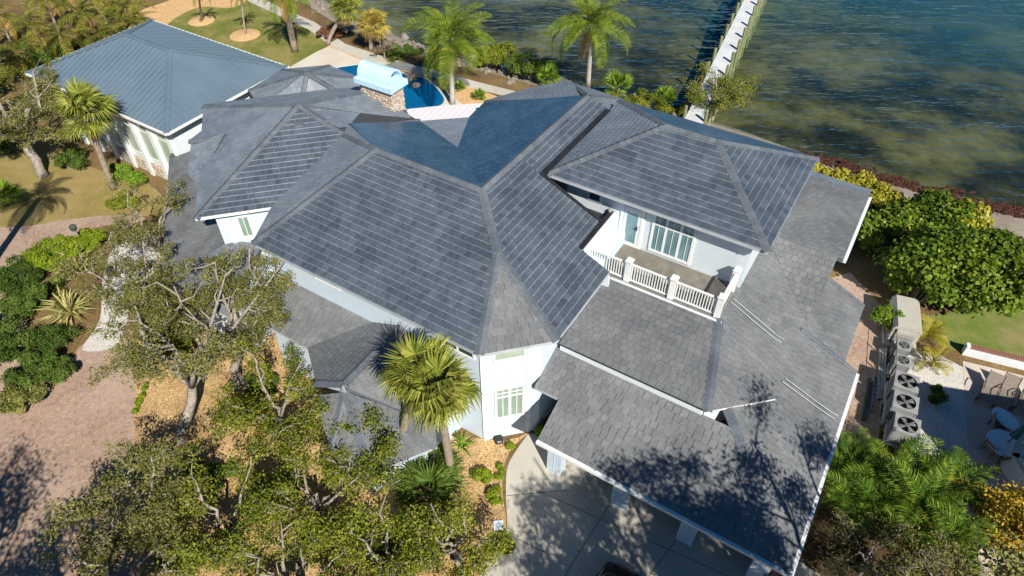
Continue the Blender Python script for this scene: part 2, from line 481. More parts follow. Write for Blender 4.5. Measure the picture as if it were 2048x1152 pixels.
leaf_mat('seagrape_leaf', (.02, .055, .004), (.1, .165, .012), (.32, .36, .04), .2, .5, .2)
leaf_mat('seagrape_yellow', (.16, .17, .015), (.32, .3, .025), (.5, .42, .05), .2, .4, .4)
leaf_mat('gold_leaf', (.3, .19, .015), (.5, .34, .03), (.62, .45, .08))
leaf_mat('agave_leaf', (.22, .24, .07), (.5, .46, .17), (.7, .62, .3))
leaf_mat('citrus_leaf', (.06, .12, .01), (.14, .24, .02), (.26, .36, .05))
leaf_mat('brown_leaf', (.12, .05, .03), (.2, .09, .05), (.28, .15, .08))

# ================================================================== the setting
def smooth_px(pts, n=6, closed=True):
    out = []; L = len(pts)
    rng_ = range(L) if closed else range(L - 1)
    g = (lambda i: np.array(pts[i % L], float)) if closed else (lambda i: np.array(pts[min(max(i, 0), L - 1)], float))
    for i in rng_:
        p0, p1, p2, p3 = g(i - 1), g(i), g(i + 1), g(i + 2)
        for k in range(n):
            u = k / n
            out.append(tuple(.5 * ((2 * p1) + (p2 - p0) * u + (2 * p0 - 5 * p1 + 4 * p2 - p3) * u * u + (3 * p1 - p0 - 3 * p2 + p3) * u ** 3)))
    if not closed: out.append(tuple(pts[-1]))
    return out

def flat(name, pts, z, mat, thick=0.0):
    """flat sheet over a polygon of world points (or a low slab when thick)"""
    mb = MB()
    pp = [(p[0], p[1]) for p in pts]
    area = sum(pp[i][0] * pp[(i + 1) % len(pp)][1] - pp[(i + 1) % len(pp)][0] * pp[i][1] for i in range(len(pp)))
    if area < 0: pp.reverse()
    if thick: mb.prism(pp, z - thick, z, bottom=False)
    else:
        b = 0; mb.v = [Vector((x, y, z)) for x, y in pp]
        for t_ in tessellate_polygon([[Vector((x, y, 0)) for x, y in pp]]):
            t_ = list(t_)
            a, c_, d = (mb.v[i] for i in t_)
            if (c_ - a).cross(d - a).z < 0: t_.reverse()
            mb.f.append(tuple(t_)); mb.m.append(0)
    return structure(mb.build(name, mat))

def sheet(name, px, z, mat, smooth=0, thick=0.0):
    if smooth: px = smooth_px(px, smooth)
    return flat(name, [U(x, y, 0) for x, y in px], z, mat, thick)

# shoreline: the edge of the land (z = 0) and the water's edge, as polylines of photo points
LAND_EDGE = [(430, -70), (520, -38), (600, 2), (680, 50), (770, 88), (850, 112), (960, 140), (1060, 168), (1150, 190), (1250, 212), (1380, 250), (1500, 292), (1640, 347), (1800, 410), (1900, 452), (2048, 520), (2300, 640)]
WATER_EDGE = [(450, -84), (535, -52), (622, -14), (705, 32), (790, 70), (870, 96), (975, 124), (1070, 150), (1160, 172), (1255, 194), (1380, 232), (1500, 268), (1640, 318), (1800, 366), (1900, 390), (2048, 422), (2300, 480)]
LE = [U(x, y, 0) for x, y in smooth_px(LAND_EDGE, 5, False)]
WE = [U(x, y, -.88) for x, y in smooth_px(WATER_EDGE, 5, False)]
ground_poly = [Vector((-180, 140, 0)), Vector((-70, 95, 0))] + LE + [Vector((160, 20, 0)), Vector((160, -120, 0)), Vector((-180, -120, 0))]
flat('ground', ground_poly, 0.0, 'soil')
mb = MB(); nn = len(LE)
rows = [[], [], [], []]
for i in range(nn):
    a, b = Vector(LE[i]), Vector(WE[i])
    a.z = 0.0; d = (b - a); d.z = 0
    c_ = b + d.normalized() * 1.6
    rows[0].append(a); m_ = a.lerp(b, .5); m_.z = -.42 + .1 * math.sin(i * .7); rows[1].append(m_); b = b.copy(); b.z = -.93; rows[2].append(b); rows[3].append(Vector((c_.x, c_.y, -1.6)))
for r_ in rows: mb.v += r_
for k in range(3):
    for i in range(nn - 1):
        mb.f.append((k * nn + i, k * nn + i + 1, (k + 1) * nn + i + 1, (k + 1) * nn + i)); mb.m.append(0)
structure(mb.build('beach', 'sand'))
# sea bed
gx = np.concatenate([[-700, -400, -200, -110], np.arange(-70, 110, 2.5), [130, 200, 400, 800]]); gy = np.concatenate([np.arange(28, 130, 2.5), [140, 170, 220, 320, 520, 900]])
X, Y = np.meshgrid(gx, gy, indexing='ij')
we = np.array([[v.x, v.y] for v in WE])
D = np.min(np.hypot(X[..., None] - we[:, 0], Y[..., None] - we[:, 1]), axis=2)
Z = -1.2 - .045 * D - .0003 * D ** 2 + .12 * np.sin(X * .31 + Y * .17) + .1 * np.sin(Y * .43 - X * .2)
Z = np.maximum(Z, -9)
vv = np.stack([X, Y, Z], -1).reshape(-1, 3)
ni, nj = X.shape
idx = np.arange(ni * nj).reshape(ni, nj)
ff = np.stack([idx[:-1, :-1], idx[1:, :-1], idx[1:, 1:], idx[:-1, 1:]], -1).reshape(-1, 4)
structure(link('seabed', np_mesh('seabed', vv, ff, 'seabed', smooth=True)))
sv = vv.copy(); sv[:, 2] = -.9
sea_me = np_mesh('sea', sv, ff, 'sea')
at_ = sea_me.attributes.new('depth', 'FLOAT', 'POINT'); at_.data.foreach_set('value', np.clip(-.9 - vv[:, 2], 0, 9).astype(np.float32))
structure(link('sea', sea_me))
# red-brown seaweed washed up along the right-hand shore
mb = MB(); rr = random.Random(5)
def wrack(px_line, width, n, z):
    pts = [U(x, y, z) for x, y in smooth_px(px_line, 8, False)]
    for i in range(n):
        k = rr.random() * (len(pts) - 1); a = pts[int(k)].lerp(pts[min(int(k) + 1, len(pts) - 1)], k % 1)
        c0 = a + Vector((rr.gauss(0, width), rr.gauss(0, width), rr.uniform(-.03, .02)))
        w_ = rr.uniform(.1, .38); an = rr.random() * 6.3
        x_ = Vector((math.cos(an), math.sin(an), 0)) * w_; y_ = Vector((-math.sin(an), math.cos(an), 0)) * w_ * .6
        top = c0 + Vector((0, 0, rr.uniform(.06, .14)))
        for u, v in ((x_, y_), (y_, -x_), (-x_, -y_), (-y_, x_)):
            mb.poly([c0 + u, c0 + v, top])
wrack([(1600, 312), (1690, 336), (1760, 364), (1800, 370), (1860, 392), (1900, 394), (1970, 416), (2048, 428), (2150, 450)], .5, 1000, -.72)
wrack([(1960, 462), (2020, 480), (2090, 500)], .25, 300, -.2)
o = mb.build('seaweed', 'seaweed'); o['kind'] = 'stuff'; tag(o, 'red-brown seaweed washed up along the right-hand shore', 'seaweed')

# ---- ground coverings, each a few millimetres above the last
sheet('lawn', [(285, 52), (330, 20), (395, 5), (470, -12), (560, 22), (618, 58), (680, 105), (640, 122), (560, 165), (500, 145), (420, 90)], .006, 'lawn', 4)
sheet('dry_lawn', [(-60, 240), (60, 250), (150, 320), (215, 345), (300, 370), (330, 410), (300, 432), (180, 440), (90, 452), (-60, 460)], .006, 'dry_lawn', 4)
sheet('side_lawn', [(1835, 640), (1900, 625), (2060, 600), (2200, 640), (2200, 760), (2040, 735), (1925, 705), (1880, 690)], .006, 'green_lawn', 3)
sheet('mulch_bed', [(262, 700), (285, 672), (330, 620), (420, 560), (560, 560), (760, 780), (880, 860), (1010, 880), (1062, 862), (1030, 890), (1008, 930), (1005, 990), (1012, 1050), (985, 1110), (940, 1180), (240, 1240), (272, 1000), (268, 850)], .008, 'mulch', 3)
sheet('mulch_bed', [(270, 30), (330, 4), (420, -25), (520, -25), (470, 14), (400, 14), (345, 40), (318, 62)], .008, 'pine_straw', 4)
sheet('mulch_bed', [(655, 92), (700, 100), (760, 118), (800, 130), (860, 158), (930, 172), (1000, 196), (1010, 215), (940, 215), (900, 190), (830, 150), (750, 130)], .024, 'pine_straw', 4)
sheet('driveway_pavers', [(-120, 470), (-40, 458), (60, 452), (130, 440), (230, 430), (290, 436), (270, 446), (205, 452), (140, 478), (90, 520), (60, 600), (20, 800), (-200, 820)], .012, 'paver', 4)
sheet('driveway_pavers', [(140, 720), (165, 690), (215, 680), (268, 676), (276, 700), (272, 760), (268, 830), (270, 900), (266, 1000), (255, 1100), (240, 1230), (-300, 1240), (-260, 900), (-60, 840), (60, 790)], .012, 'paver', 4)
sheet('gravel_path', [(300, 470), (330, 500), (300, 560), (262, 620), (235, 690), (165, 700), (200, 640), (205, 560), (225, 500), (262, 478)], .016, 'gravel', 4)
sheet('garage_apron', smooth_px([(1058, 866), (1030, 905), (1014, 940), (1012, 1000), (1014, 1050), (1000, 1090), (960, 1150), (930, 1210)], 6, False) + [(1100, 1300), (1750, 1300), (1640, 1150), (1500, 1060), (1200, 900)], .02, 'concrete', 0)
sheet('pool_deck', [(545, 150), (570, 140), (662, 91), (700, 106), (790, 140), (850, 160), (900, 185), (950, 212), (1010, 235), (900, 300), (700, 300), (560, 190)], .02, 'pale_deck', 3)
sheet('seawall_path', [(400, -40), (470, -30), (560, 15), (630, 45), (690, 88), (780, 118), (850, 136), (950, 163), (1050, 188), (1150, 215), (1150, 224), (1040, 200), (940, 175), (850, 152), (770, 132), (675, 101), (618, 60), (548, 27), (460, -15)], .03, 'concrete', 0, .06)
sheet('brick_pad', [(1650, 560), (1700, 545), (1790, 640), (1775, 700), (1755, 900), (1680, 900), (1690, 700)], .01, 'paver', 0)
sheet('service_gravel', [(1790, 700), (1870, 705), (1926, 735), (1934, 860), (1944, 1060), (1900, 1030), (1850, 950), (1800, 900), (1775, 860)], .012, 'gravel', 0)
sheet('planting_bed', [(1690, 880), (1775, 862), (1850, 952), (1900, 1032), (1944, 1062), (1970, 1250), (1560, 1250), (1600, 1120)], .008, 'shaded_soil', 0)
sheet('neighbour_patio', [(1925, 722), (2048, 752), (2400, 850), (2600, 1300), (1960, 1250), (1945, 1060)], .016, 'patio_pink', 0)
# control joints sawn into the apron
for a, b in (((1014, 992), (1140, 980)), ((1075, 982), (1262, 1065)), ((1262, 1065), (1560, 1200)), ((1218, 1010), (1130, 1152)), ((1014, 1068), (1100, 1110)), ((1352, 1080), (1240, 1230))):
    A_, B_ = U(*a), U(*b); d = (B_ - A_).normalized(); s_ = Vector((-d.y, d.x, 0)) * .012
    mb = MB(); mb.poly([A_ - s_ + Vector((0, 0, .0235)), B_ - s_ + Vector((0, 0, .0235)), B_ + s_ + Vector((0, 0, .0235)), A_ + s_ + Vector((0, 0, .0235))])
    structure(mb.build('apron_joint', 'gutter_dark'))
# pool: an actual basin in the deck
pool_px = smooth_px([(672, 140), (700, 132), (760, 128), (812, 150), (850, 158), (880, 185), (888, 205), (868, 216), (812, 222), (760, 214), (700, 168)], 4)
pool = [U(x, y, 0) for x, y in pool_px]
cx = sum((p for p in pool), Vector()) / len(pool)
mb = MB(); n = len(pool)
mb.v = [Vector((p.x, p.y, .034)) for p in pool] + [Vector((*(cx + (p - cx) * .97).xy, .026)) for p in pool]
for i in range(n):
    j = (i + 1) % n
    mb.f.append((i, j, n + j, n + i)); mb.m.append(0)
pz = flat('pool_floor', pool, .024, 'pool_floor')
flat('pool_water', [cx + (p - cx) * .985 for p in pool], .03, 'pool_water')
mb = MB()
for i in range(n):
    a, b = pool[i], pool[(i + 1) % n]
    oa, ob = cx + (a - cx) * 1.05, cx + (b - cx) * 1.05
    mb.poly([(a.x, a.y, .075), (b.x, b.y, .075), (ob.x, ob.y, .075), (oa.x, oa.y, .075)])
    mb.poly([(a.x, a.y, .02), (b.x, b.y, .02), (b.x, b.y, .075), (a.x, a.y, .075)])
    mb.poly([(ob.x, ob.y, .02), (oa.x, oa.y, .02), (oa.x, oa.y, .075), (ob.x, ob.y, .075)])
structure(mb.build('pool_coping', 'pale_deck'))
# mulch rings round the two young lawn trees
for (x, y), rw in (((403, 42), 1.15), ((490, 70), 1.3)):
    c0 = U(x, y); mb = MB(); mb.lathe((c0.x, c0.y, 0), [(rw, .008), (rw * .8, .07), (.1, .12)], 20)
    structure(mb.build('mulch_ring', 'pine_straw', smooth=True))

# ================================================================== the main house
house = thing('house', 'large pale blue house with dark slate roofs filling the middle of the picture', 'house', HW(-12, 20, 0))
K_ = .445
Zv_ = Vector((0, 0, 1))
TILE_W, TILE_E = .305, .30
tile_pool = []          # (pixel area, record) of whole tiles, for the ones built singly
slope_records = []

def clip_poly(poly, clip):
    out = poly
    n = len(clip)
    for i in range(n):
        ax, ay = clip[i]; bx, by = clip[(i + 1) % n]
        ex, ey = bx - ax, by - ay
        inp = out; out = []
        if not inp: break
        px, py = inp[-1]; ps = ex * (py - ay) - ey * (px - ax)
        for (qx, qy) in inp:
            qs = ex * (qy - ay) - ey * (qx - ax)
            if qs >= -1e-9:
                if ps < -1e-9:
                    u = ps / (ps - qs); out.append((px + (qx - px) * u, py + (qy - py) * u))
                out.append((qx, qy))
            elif ps >= -1e-9:
                u = ps / (ps - qs); out.append((px + (qx - px) * u, py + (qy - py) * u))
            px, py, ps = qx, qy, qs
    return out

def inside(pt, clip):
    n = len(clip)
    for i in range(n):
        ax, ay = clip[i]; bx, by = clip[(i + 1) % n]
        if (bx - ax) * (pt[1] - ay) - (by - ay) * (pt[0] - ax) < -1e-9: return False
    return True

RIM, SIDE, TH = .03, .014, .034

def tile_faces(x0, x1, y0, y1, clip, light):
    """faces of one slate in roof coordinates: list of (pts (x, y, h), material index)"""
    L = y1 - y0
    hh = lambda y: .006 + TH * max(0.0, 1 - (y - y0) / L)
    g = .006
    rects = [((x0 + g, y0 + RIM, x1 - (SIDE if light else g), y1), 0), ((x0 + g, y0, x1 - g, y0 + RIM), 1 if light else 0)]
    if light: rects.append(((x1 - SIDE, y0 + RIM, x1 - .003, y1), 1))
    res = []; whole = True
    for (a, b, c_, d), mi in rects:
        r4 = [(a, b), (c_, b), (c_, d), (a, d)]
        if all(inside(p, clip) for p in r4): pl = r4
        else:
            whole = False; pl = clip_poly(r4, clip)
        if len(pl) < 3: continue
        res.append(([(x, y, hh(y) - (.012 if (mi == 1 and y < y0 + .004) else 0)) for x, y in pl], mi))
    # butt
    pl = [(x0 + g, y0), (x1 - g, y0), (x1 - g, y0 + RIM), (x0 + g, y0 + RIM)]
    if not whole: pl = clip_poly(pl, clip)
    low = sorted([p for p in pl if p[1] < y0 + .004])
    if len(low) >= 2:
        a, b = low[0], low[-1]
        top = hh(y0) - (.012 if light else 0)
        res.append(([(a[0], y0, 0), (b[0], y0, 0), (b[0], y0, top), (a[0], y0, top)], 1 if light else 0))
    return res, whole

def slope(pts, light=True, name='roof_slope', thick=.16, tiles=True, blue=None, trim='fascia'):
    """one roof plane: a slab (underlay, soffit, fascia) and its courses of slates. pts: convex, world."""
    pts = [Vector(p) for p in pts]
    n = Vector((0, 0, 0))
    for i in range(len(pts)):
        a, b = pts[i], pts[(i + 1) % len(pts)]
        n += Vector(((a.y - b.y) * (a.z + b.z), (a.z - b.z) * (a.x + b.x), (a.x - b.x) * (a.y + b.y)))
    n.normalize()
    if n.z < 0: pts.reverse(); n = -n
    c0 = sum(pts, Vector()) / len(pts)
    pts = [p - n * (p - c0).dot(n) for p in pts]
    mb = MB()
    m = len(pts)
    mb.poly(pts, 0)
    low = [p - Vector((0, 0, thick)) for p in pts]
    mb.poly(list(reversed(low)), 1)
    for i in range(m):
        j = (i + 1) % m
        eave = max(pts[i].z, pts[j].z) < min(p.z for p in pts) + (.12 if trim != 'white_trim' else .8)
        mb.poly([pts[i], low[i], low[j], pts[j]], 1 if eave else 2)
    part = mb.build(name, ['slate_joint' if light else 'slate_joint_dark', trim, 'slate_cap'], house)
    if not tiles: return part
    t = Vector((0, 0, 1)).cross(n)
    if t.length < 1e-4: t = E1.copy()
    t.normalize(); s_ = n.cross(t).normalized()
    if s_.z < 0: t, s_ = -t, -s_
    org = min(pts, key=lambda p: p.z)
    P2 = [((p - org).dot(t), (p - org).dot(s_)) for p in pts]
    ar = sum(P2[i][0] * P2[(i + 1) % m][1] - P2[(i + 1) % m][0] * P2[i][1] for i in range(m))
    if ar < 0: P2.reverse()
    xs = [p[0] for p in P2]; ys = [p[1] for p in P2]
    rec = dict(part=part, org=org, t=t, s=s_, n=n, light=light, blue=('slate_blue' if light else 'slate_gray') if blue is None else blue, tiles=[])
    y = min(ys); row = 0; rr = random.Random(int(abs(org.x * 100 + org.y * 37)) + 3)
    ov = .06
    off0 = rr.random()
    while y < max(ys):
        off = (off0 + (row % 2) * .5 + rr.uniform(-.1, .1)) % 1.0
        x = min(xs) - off * TILE_W
        while x < max(xs):
            w_ = TILE_W * rr.uniform(.9, 1.1)
            x1 = x + w_
            fs, whole = tile_faces(x, x1, y, y + TILE_E + ov, P2, light)
            if fs:
                cen = org + t * (x + w_ / 2) + s_ * (y + .15)
                dist = (cen - EYE); vis = -(dist.normalized().dot(n))
                px = to_px(cen)
                on = -5 < px[0] < 2053 and -5 < px[1] < 1157
                area = vis / dist.length_squared if (whole and on) else 0
                rec['tiles'].append([area, fs, (x, y, w_), rr.random()])
            x = x1
        y += TILE_E; row += 1
    slope_records.append(rec)
    return part

def caps(a, b, drop, mats='slate_cap', w=.19):
    a, b = Vector(a), Vector(b)
    d = b - a; L = d.length; d.normalize()
    if d.z < -1e-4: a, b, d = b, a, -d
    sd_ = d.cross(Vector((0, 0, 1))).normalized(); up = sd_.cross(d).normalized()
    mb = MB(); n = max(1, int(L / .3)); e = L / n; shade = []; rr = random.Random(int(L * 1000))
    for i in range(n):
        p0 = a + d * (i * e); p1 = a + d * ((i + 1) * e + .05)
        q = []
        for p, lift in ((p0, .075), (p1, .05)):
            q.append((p + sd_ * w - up * w * drop + up * (lift - .02), p + up * lift, p - sd_ * w - up * w * drop + up * (lift - .02)))
        (a1, a2, a3), (b1, b2, b3) = q
        mb.poly([a1, b1, b2, a2]); mb.poly([a2, b2, b3, a3]); mb.poly([a1, a2, a2 - up * .06, a1 - up * .06]); mb.poly([a2, a3, a3 - up * .06, a2 - up * .06])
        mb.poly([a1 - up * .07, b1 - up * .07, b1, a1]); mb.poly([a3, b3, b3 - up * .07, a3 - up * .07])
        s0 = .02 + .95 * rr.random(); shade += [s0] * 6
    me = finish_mesh('ridge_cap', mb.v, mb.f, mats, mb.m, False, shade)
    return link('ridge_cap', me, house)

ZE = 6.3
V_ = HW(-13.4, 19.15, 8.88); RA = HW(-19.15, 19.15, 8.88); RB = HW(-13.3, 28.6, 8.84)
APX = HW(-11.27, 17.02, 7.93); C1 = HW(-9.75, 13.35, ZE); C2 = HW(-7.6, 15.5, ZE)
HB = HW(-21.79, 13.35, ZE); SR = HW(-22.93, 15.65, 6.36); ST = HW(-22.62, 20.6, 7.75)
AP = HW(-25.35, 20.5, 8.6); SL = HW(-25.35, 13.2, 6.3)
Xv = HW(-17.9, 23.6, 6.92); Yv = HW(-22.2, 25.95, 5.88); E2v = HW(-20.05, 27.7, 5.93); E3v = HW(-20.4, 29.7, 5.75)
Z1 = HW(-22.85, 21.25, 7.9)
bz = lambda p: ZE + K_ * (-7.6 - p)
slope([HB, C1, APX, V_, RA])                                            # long front slope
slope([C1, C2, APX], light=False)                                       # chamfer over the corner bay
slope([APX, C2, HW(-7.6, 20.0, ZE), HW(-13.4, 20.0, bz(-13.4)), V_])    # right-hand slope in convex pieces
slope([HW(-13.4, 20.0, bz(-13.4)), HW(-8.95, 20.0, bz(-8.95)), HW(-8.95, 22.0, bz(-8.95)), HW(-13.4, 22.0, bz(-13.4))])
slope([HW(-13.4, 22.0, bz(-13.4)), HW(-12.15, 22.0, bz(-12.15)), HW(-12.15, 28.75, bz(-12.15)), RB])
slope([RA, V_, Xv, Yv, Z1], light=False, blue='slate_deep_blue')                                             # back slope over the pool court
slope([V_, RB, E3v, E2v, Xv], light=False, blue='slate_deep_blue')
slope([Xv, E2v, Yv], light=False, blue='slate_pale')
slope([RA, HB, SR, ST], light=False, blue='slate_pale')                                    # narrow left-hand slope
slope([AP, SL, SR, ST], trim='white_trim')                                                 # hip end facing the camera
slope([AP, SL, HW(-33.5, 20.5, 6.04)], light=False, blue='slate_pale')
slope([ST, RA, Z1], light=False, blue='slate_pale')
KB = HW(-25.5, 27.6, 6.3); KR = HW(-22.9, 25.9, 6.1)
slope([AP, ST, Z1, Yv], light=False, blue='slate_pale'); slope([AP, Yv, KR, KB], light=False, blue='slate_pale')
slope([AP, HW(-33.5, 20.5, 6.04), HW(-29, 26, 6.0), KB], light=False, blue='slate_pale')
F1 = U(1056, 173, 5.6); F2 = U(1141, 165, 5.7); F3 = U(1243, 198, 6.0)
slope([RB, E3v, F1, F2], light=False, blue='slate_pale'); slope([RB, F2, F3], light=False, blue='slate_pale'); slope([RB, F3, HW(-12.15, 28.75, bz(-12.15))], light=False, blue='slate_pale')
for a, b, d in ((HB, RA, .2), (RA, V_, .445), (V_, APX, .31), (V_, RB, .445), (APX, C1, .2), (APX, C2, .2), (AP, SL, .31), (AP, ST, .31), (AP, HW(-33.5, 20.5, 6.04), .31),
                (AP, KB, .31), (ST, RA, .25), (RB, F2, .3), (RB, F3, .2)):
    caps(a, b, d)
# far pavilion roof behind the left wing
pav = U(612, 146, 6.4)
ring = [U(498, 180, 4.9), U(566, 139, 4.9), U(612, 135, 4.9), U(657, 131, 4.9), U(722, 157, 4.9), U(706, 200, 4.9), U(600, 215, 4.9), U(520, 215, 4.9)]
for i in range(8):
    slope([pav, ring[i], ring[(i + 1) % 8]], light=False, blue='slate_pale')
for i in (0, 1, 3, 4, 5, 6): caps(pav, ring[i], .15)
# white printed underlay on the flat roof between the wings
mb = MB()
fl = [U(806, 232, 4.6), U(850, 247, 4.6), U(950, 240, 4.6), U(1000, 215, 4.6), U(985, 205, 4.6), U(885, 211, 4.6), U(815, 218, 4.6)]
mb.prism([(p.x, p.y) for p in fl], 4.4, 4.6); mb.build('flat_roof', 'printed_membrane', house)

# tower
TZ = 8.3; tp0, tp1, tq0, tq1 = -12.05, -2.07, 22.3, 29.9; hf = (tq1 - tq0) / 2; tr_z = TZ + hf * .45
T = [HW(tp0, tq0, TZ), HW(tp1, tq0, TZ), HW(tp1, tq1, TZ), HW(tp0, tq1, TZ)]
TR0, TR1 = HW(tp0 + hf, tq0 + hf, tr_z), HW(tp1 - hf, tq0 + hf, tr_z)
slope([T[0], T[1], TR1, TR0]); slope([T[1], T[2], TR1]); slope([T[2], T[3], TR0, TR1], light=False, blue='slate_deep_blue'); slope([T[3], T[0], TR0], light=False, blue='slate_pale')
for a, b, d in ((TR0, TR1, .45), (TR0, T[0], .31), (TR0, T[3], .31), (TR1, T[1], .31), (TR1, T[2], .31)): caps(a, b, d)

mb = MB(); mb.bar(HW(-12.1, 22.0, bz(-12.1) + .07), HW(-12.1, 28.6, bz(-12.1) + .07), .3, .08); mb.build('gutter', 'gutter_dark', house)
mb = MB(); mb.bar(HW(-12.25, 22.03, bz(-12.25) + .02), HW(-9.0, 22.03, bz(-9.0) + .02), .12, .16); mb.build('gutter', 'gutter_dark', house)  # near-black bar paints the deep shadowed gap between roof edge and tower
# garage and lower right-hand roofs
GZ = 2.9
def gz(q): return GZ + K_ * (q - 13.26)
def rz_(p): return GZ + K_ * (2.85 - p)
GB = HW(2.85, 13.26, GZ)
hipG = lambda s_: HW(2.85 - s_, 13.26 + s_, GZ + K_ * s_)
slope([HW(-7.06, 13.26, gz(13.26)), GB, hipG(3.4), HW(-7.06, 16.66, gz(16.66))], light=False)
slope([HW(-8.2, 14.93, gz(14.93)), HW(-7.06, 14.93, gz(14.93)), HW(-7.06, 16.66, gz(16.66)), HW(-8.2, 16.66, gz(16.66))], light=False)
slope([GB, HW(2.85, 23.32, GZ), HW(-2.85, 23.32, rz_(-2.85)), HW(-2.85, 20.4, rz_(-2.85)), hipG(4.3)], light=False)
slope([HW(2.25, 23.32, rz_(2.25)), HW(2.25, 27.3, rz_(2.25)), HW(-2.85, 27.3, rz_(-2.85)), HW(-2.85, 23.32, rz_(-2.85))], light=False)
caps(GB, hipG(3.9), .31)
caps(HW(2.85, 23.32, GZ + .03), HW(.2, 23.32, rz_(.2) + .03), .1, w=.1)
caps(HW(2.25, 27.3, rz_(2.25) + .03), HW(.4, 27.3, rz_(.4) + .03), .1, w=.1)
for a, b, of in ((HW(-7.06, 13.26, GZ), HW(2.95, 13.26, GZ), -E2), (HW(2.85, 13.2, GZ), HW(2.85, 23.32, GZ), E1), (HW(.62, 27.2, 5.38), HW(.62, 33.0, 5.2), E1)):
    mb = MB(); mb.bar(a + of * .075 - Zv_ * .06, b + of * .075 - Zv_ * .06, .14, .15); mb.build('gutter', 'white_trim', house)
# middle roof under the balcony
ME0, ME1 = HW(-8.0, 16.5, 4.9), HW(-1.7, 16.5, 4.9)
MT0, MT1 = HW(-8.0, 20.62, 5.5), HW(-2.85, 20.62, 5.5)
slope([ME0, ME1, MT1, MT0], light=False, thick=.07, trim='gutter_dark')
MR = HW(.3, 19.0, 4.24)
slope([ME1, MR, MT1], light=False, thick=.1, trim='white_trim')
caps(ME1, MT1, .1)
# small roof beside the tower, front slope, and the slope beyond it
f2 = lambda q: 4.0 + K_ * (q - 23.8) + .02
slope([HW(.36, 23.8, f2(23.8)), HW(.36, 27.15, f2(27.15)), HW(-2.6, 27.15, f2(27.15)), HW(-2.6, 26.8, f2(26.8))], light=False)
slope([HW(.62, 27.15, 5.42), HW(.62, 33.0, 5.24), HW(-2.6, 33.0, 5.34), HW(-2.6, 27.15, 5.52)], light=False)
slope([HW(.62, 33.0, 5.24), HW(.62, 34.6, 4.6), HW(-2.6, 34.6, 4.7), HW(-2.6, 33.0, 5.34)], light=False, blue='slate_pale')
slope([HW(-2.6, 34.6, 4.7), HW(-12, 34.6, 4.7), HW(-12, 29.5, 6.7), HW(-2.6, 29.5, 6.7)], light=False, blue='slate_pale')

# lower roofs at the front left: hip-roofed entry porch and the roofs either side of it
def dz(p): return 5.15 - K_ * (-13.97 - p)
PR0, PR1 = HW(-13.97, 13.68, 5.15), HW(-13.97, 10.25, 5.1)
PV = HW(-15.55, 13.68, 4.45)
Dn = (E1 * -K_ + Vector((0, 0, 1)))
PE0 = hit(632, 765, PR0, Dn); PE1 = U(692, 781, PE0.z)
VE = HW(-17.6, 11.63, 3.54)
slope([PR0, PV, VE, PE0, PR1], light=False)
slope([PR1, PE0, PE1], light=False)
QE = HW(-10.6, 11.4, 3.65)
slope([PR0, PR1, PE1, QE, HW(-10.9, 13.68, 3.8)], light=False)
slope([HW(-20.9, 13.68, 4.45), PV, VE, HW(-22.6, 11.63, 3.54)], light=False)
caps(PR0, PR1, .4); caps(PR1, PE1, .2); caps(PR1, PE0, .2)
QA, QL, QB, QC, QD = U(692, 784, 3.75), U(628, 792, 3.2), U(662, 900, 2.7), U(742, 948, 2.7), U(874, 893, 2.7)
slope([QA, QL, QB], light=False); slope([QA, QB, QC], light=False); slope([QA, QC, QD], light=False); slope([QA, QD, QE], light=False)
caps(QA, QC, .2); caps(QA, QD, .2); caps(QA, QB, .2)
# low roof skirting the left wing
slope([HW(-25.1, 14.4, 4.25), HW(-23.6, 15.0, 4.2), HW(-22.2, 11.2, 3.4), HW(-26.6, 10.9, 3.2)], light=False)
slope([HW(-25.1, 14.4, 4.25), HW(-26.6, 10.9, 3.2), HW(-35.0, 18.2, 3.2), HW(-32.3, 20.2, 4.5)], light=False)
caps(HW(-25.1, 14.4, 4.25), HW(-26.6, 10.9, 3.2), .2)
Ln = ((E1 + E2) * (-K_ / math.sqrt(2)) + Zv_)
DR, DL, DBk, DB, DF = HW(-28.76, 18.33, 6.85), U(378, 282, 6.62), U(404, 262, 6.2), hit(392, 362, AP, Ln), U(381, 350, 5.85)
slope([DL, DR, DB, DF], light=False, blue='slate_pale'); slope([DL, DBk, DR], light=False, blue='slate_pale')
caps(DL, DR, .3)

# slates: the whole ones that show largest are objects of their own, the others one part for each slope
allt = sorted(((t_[0], ri, ti) for ri, r_ in enumerate(slope_records) for ti, t_ in enumerate(r_['tiles'])), reverse=True)[:300]
single = {(ri, ti) for _, ri, ti in allt}
for ri, r_ in enumerate(slope_records):
    t, s_, n, org = r_['t'], r_['s'], r_['n'], r_['org']
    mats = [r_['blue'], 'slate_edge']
    vs_, fs_, ms_, sh_ = [], [], [], []
    cache = {}
    for ti, (area, faces, (x, y, w_), shv) in enumerate(r_['tiles']):
        if (ri, ti) in single:
            key = round(w_ / TILE_W * 12)
            if key not in cache:
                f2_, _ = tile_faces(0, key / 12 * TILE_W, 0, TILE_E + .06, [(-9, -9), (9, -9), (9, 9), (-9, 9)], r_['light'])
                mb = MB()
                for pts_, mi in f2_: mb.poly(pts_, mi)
                cache[key] = mb.mesh('slate', mats)
            o = bpy.data.objects.new('slate', cache[key]); COL.objects.link(o)
            o.parent = r_['part']; o.matrix_parent_inverse = wmat(r_['part']).inverted()
            mtx = Matrix((t, s_, n)).transposed().to_4x4(); mtx.translation = org + t * x + s_ * y
            o.matrix_basis = mtx
            continue
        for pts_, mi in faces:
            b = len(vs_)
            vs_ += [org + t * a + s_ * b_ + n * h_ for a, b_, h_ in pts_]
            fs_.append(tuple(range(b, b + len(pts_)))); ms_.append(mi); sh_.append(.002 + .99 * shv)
    if vs_:
        o = link('slates', finish_mesh('slates', vs_, fs_, mats, ms_, False, sh_), r_['part']); o['kind'] = 'stuff'

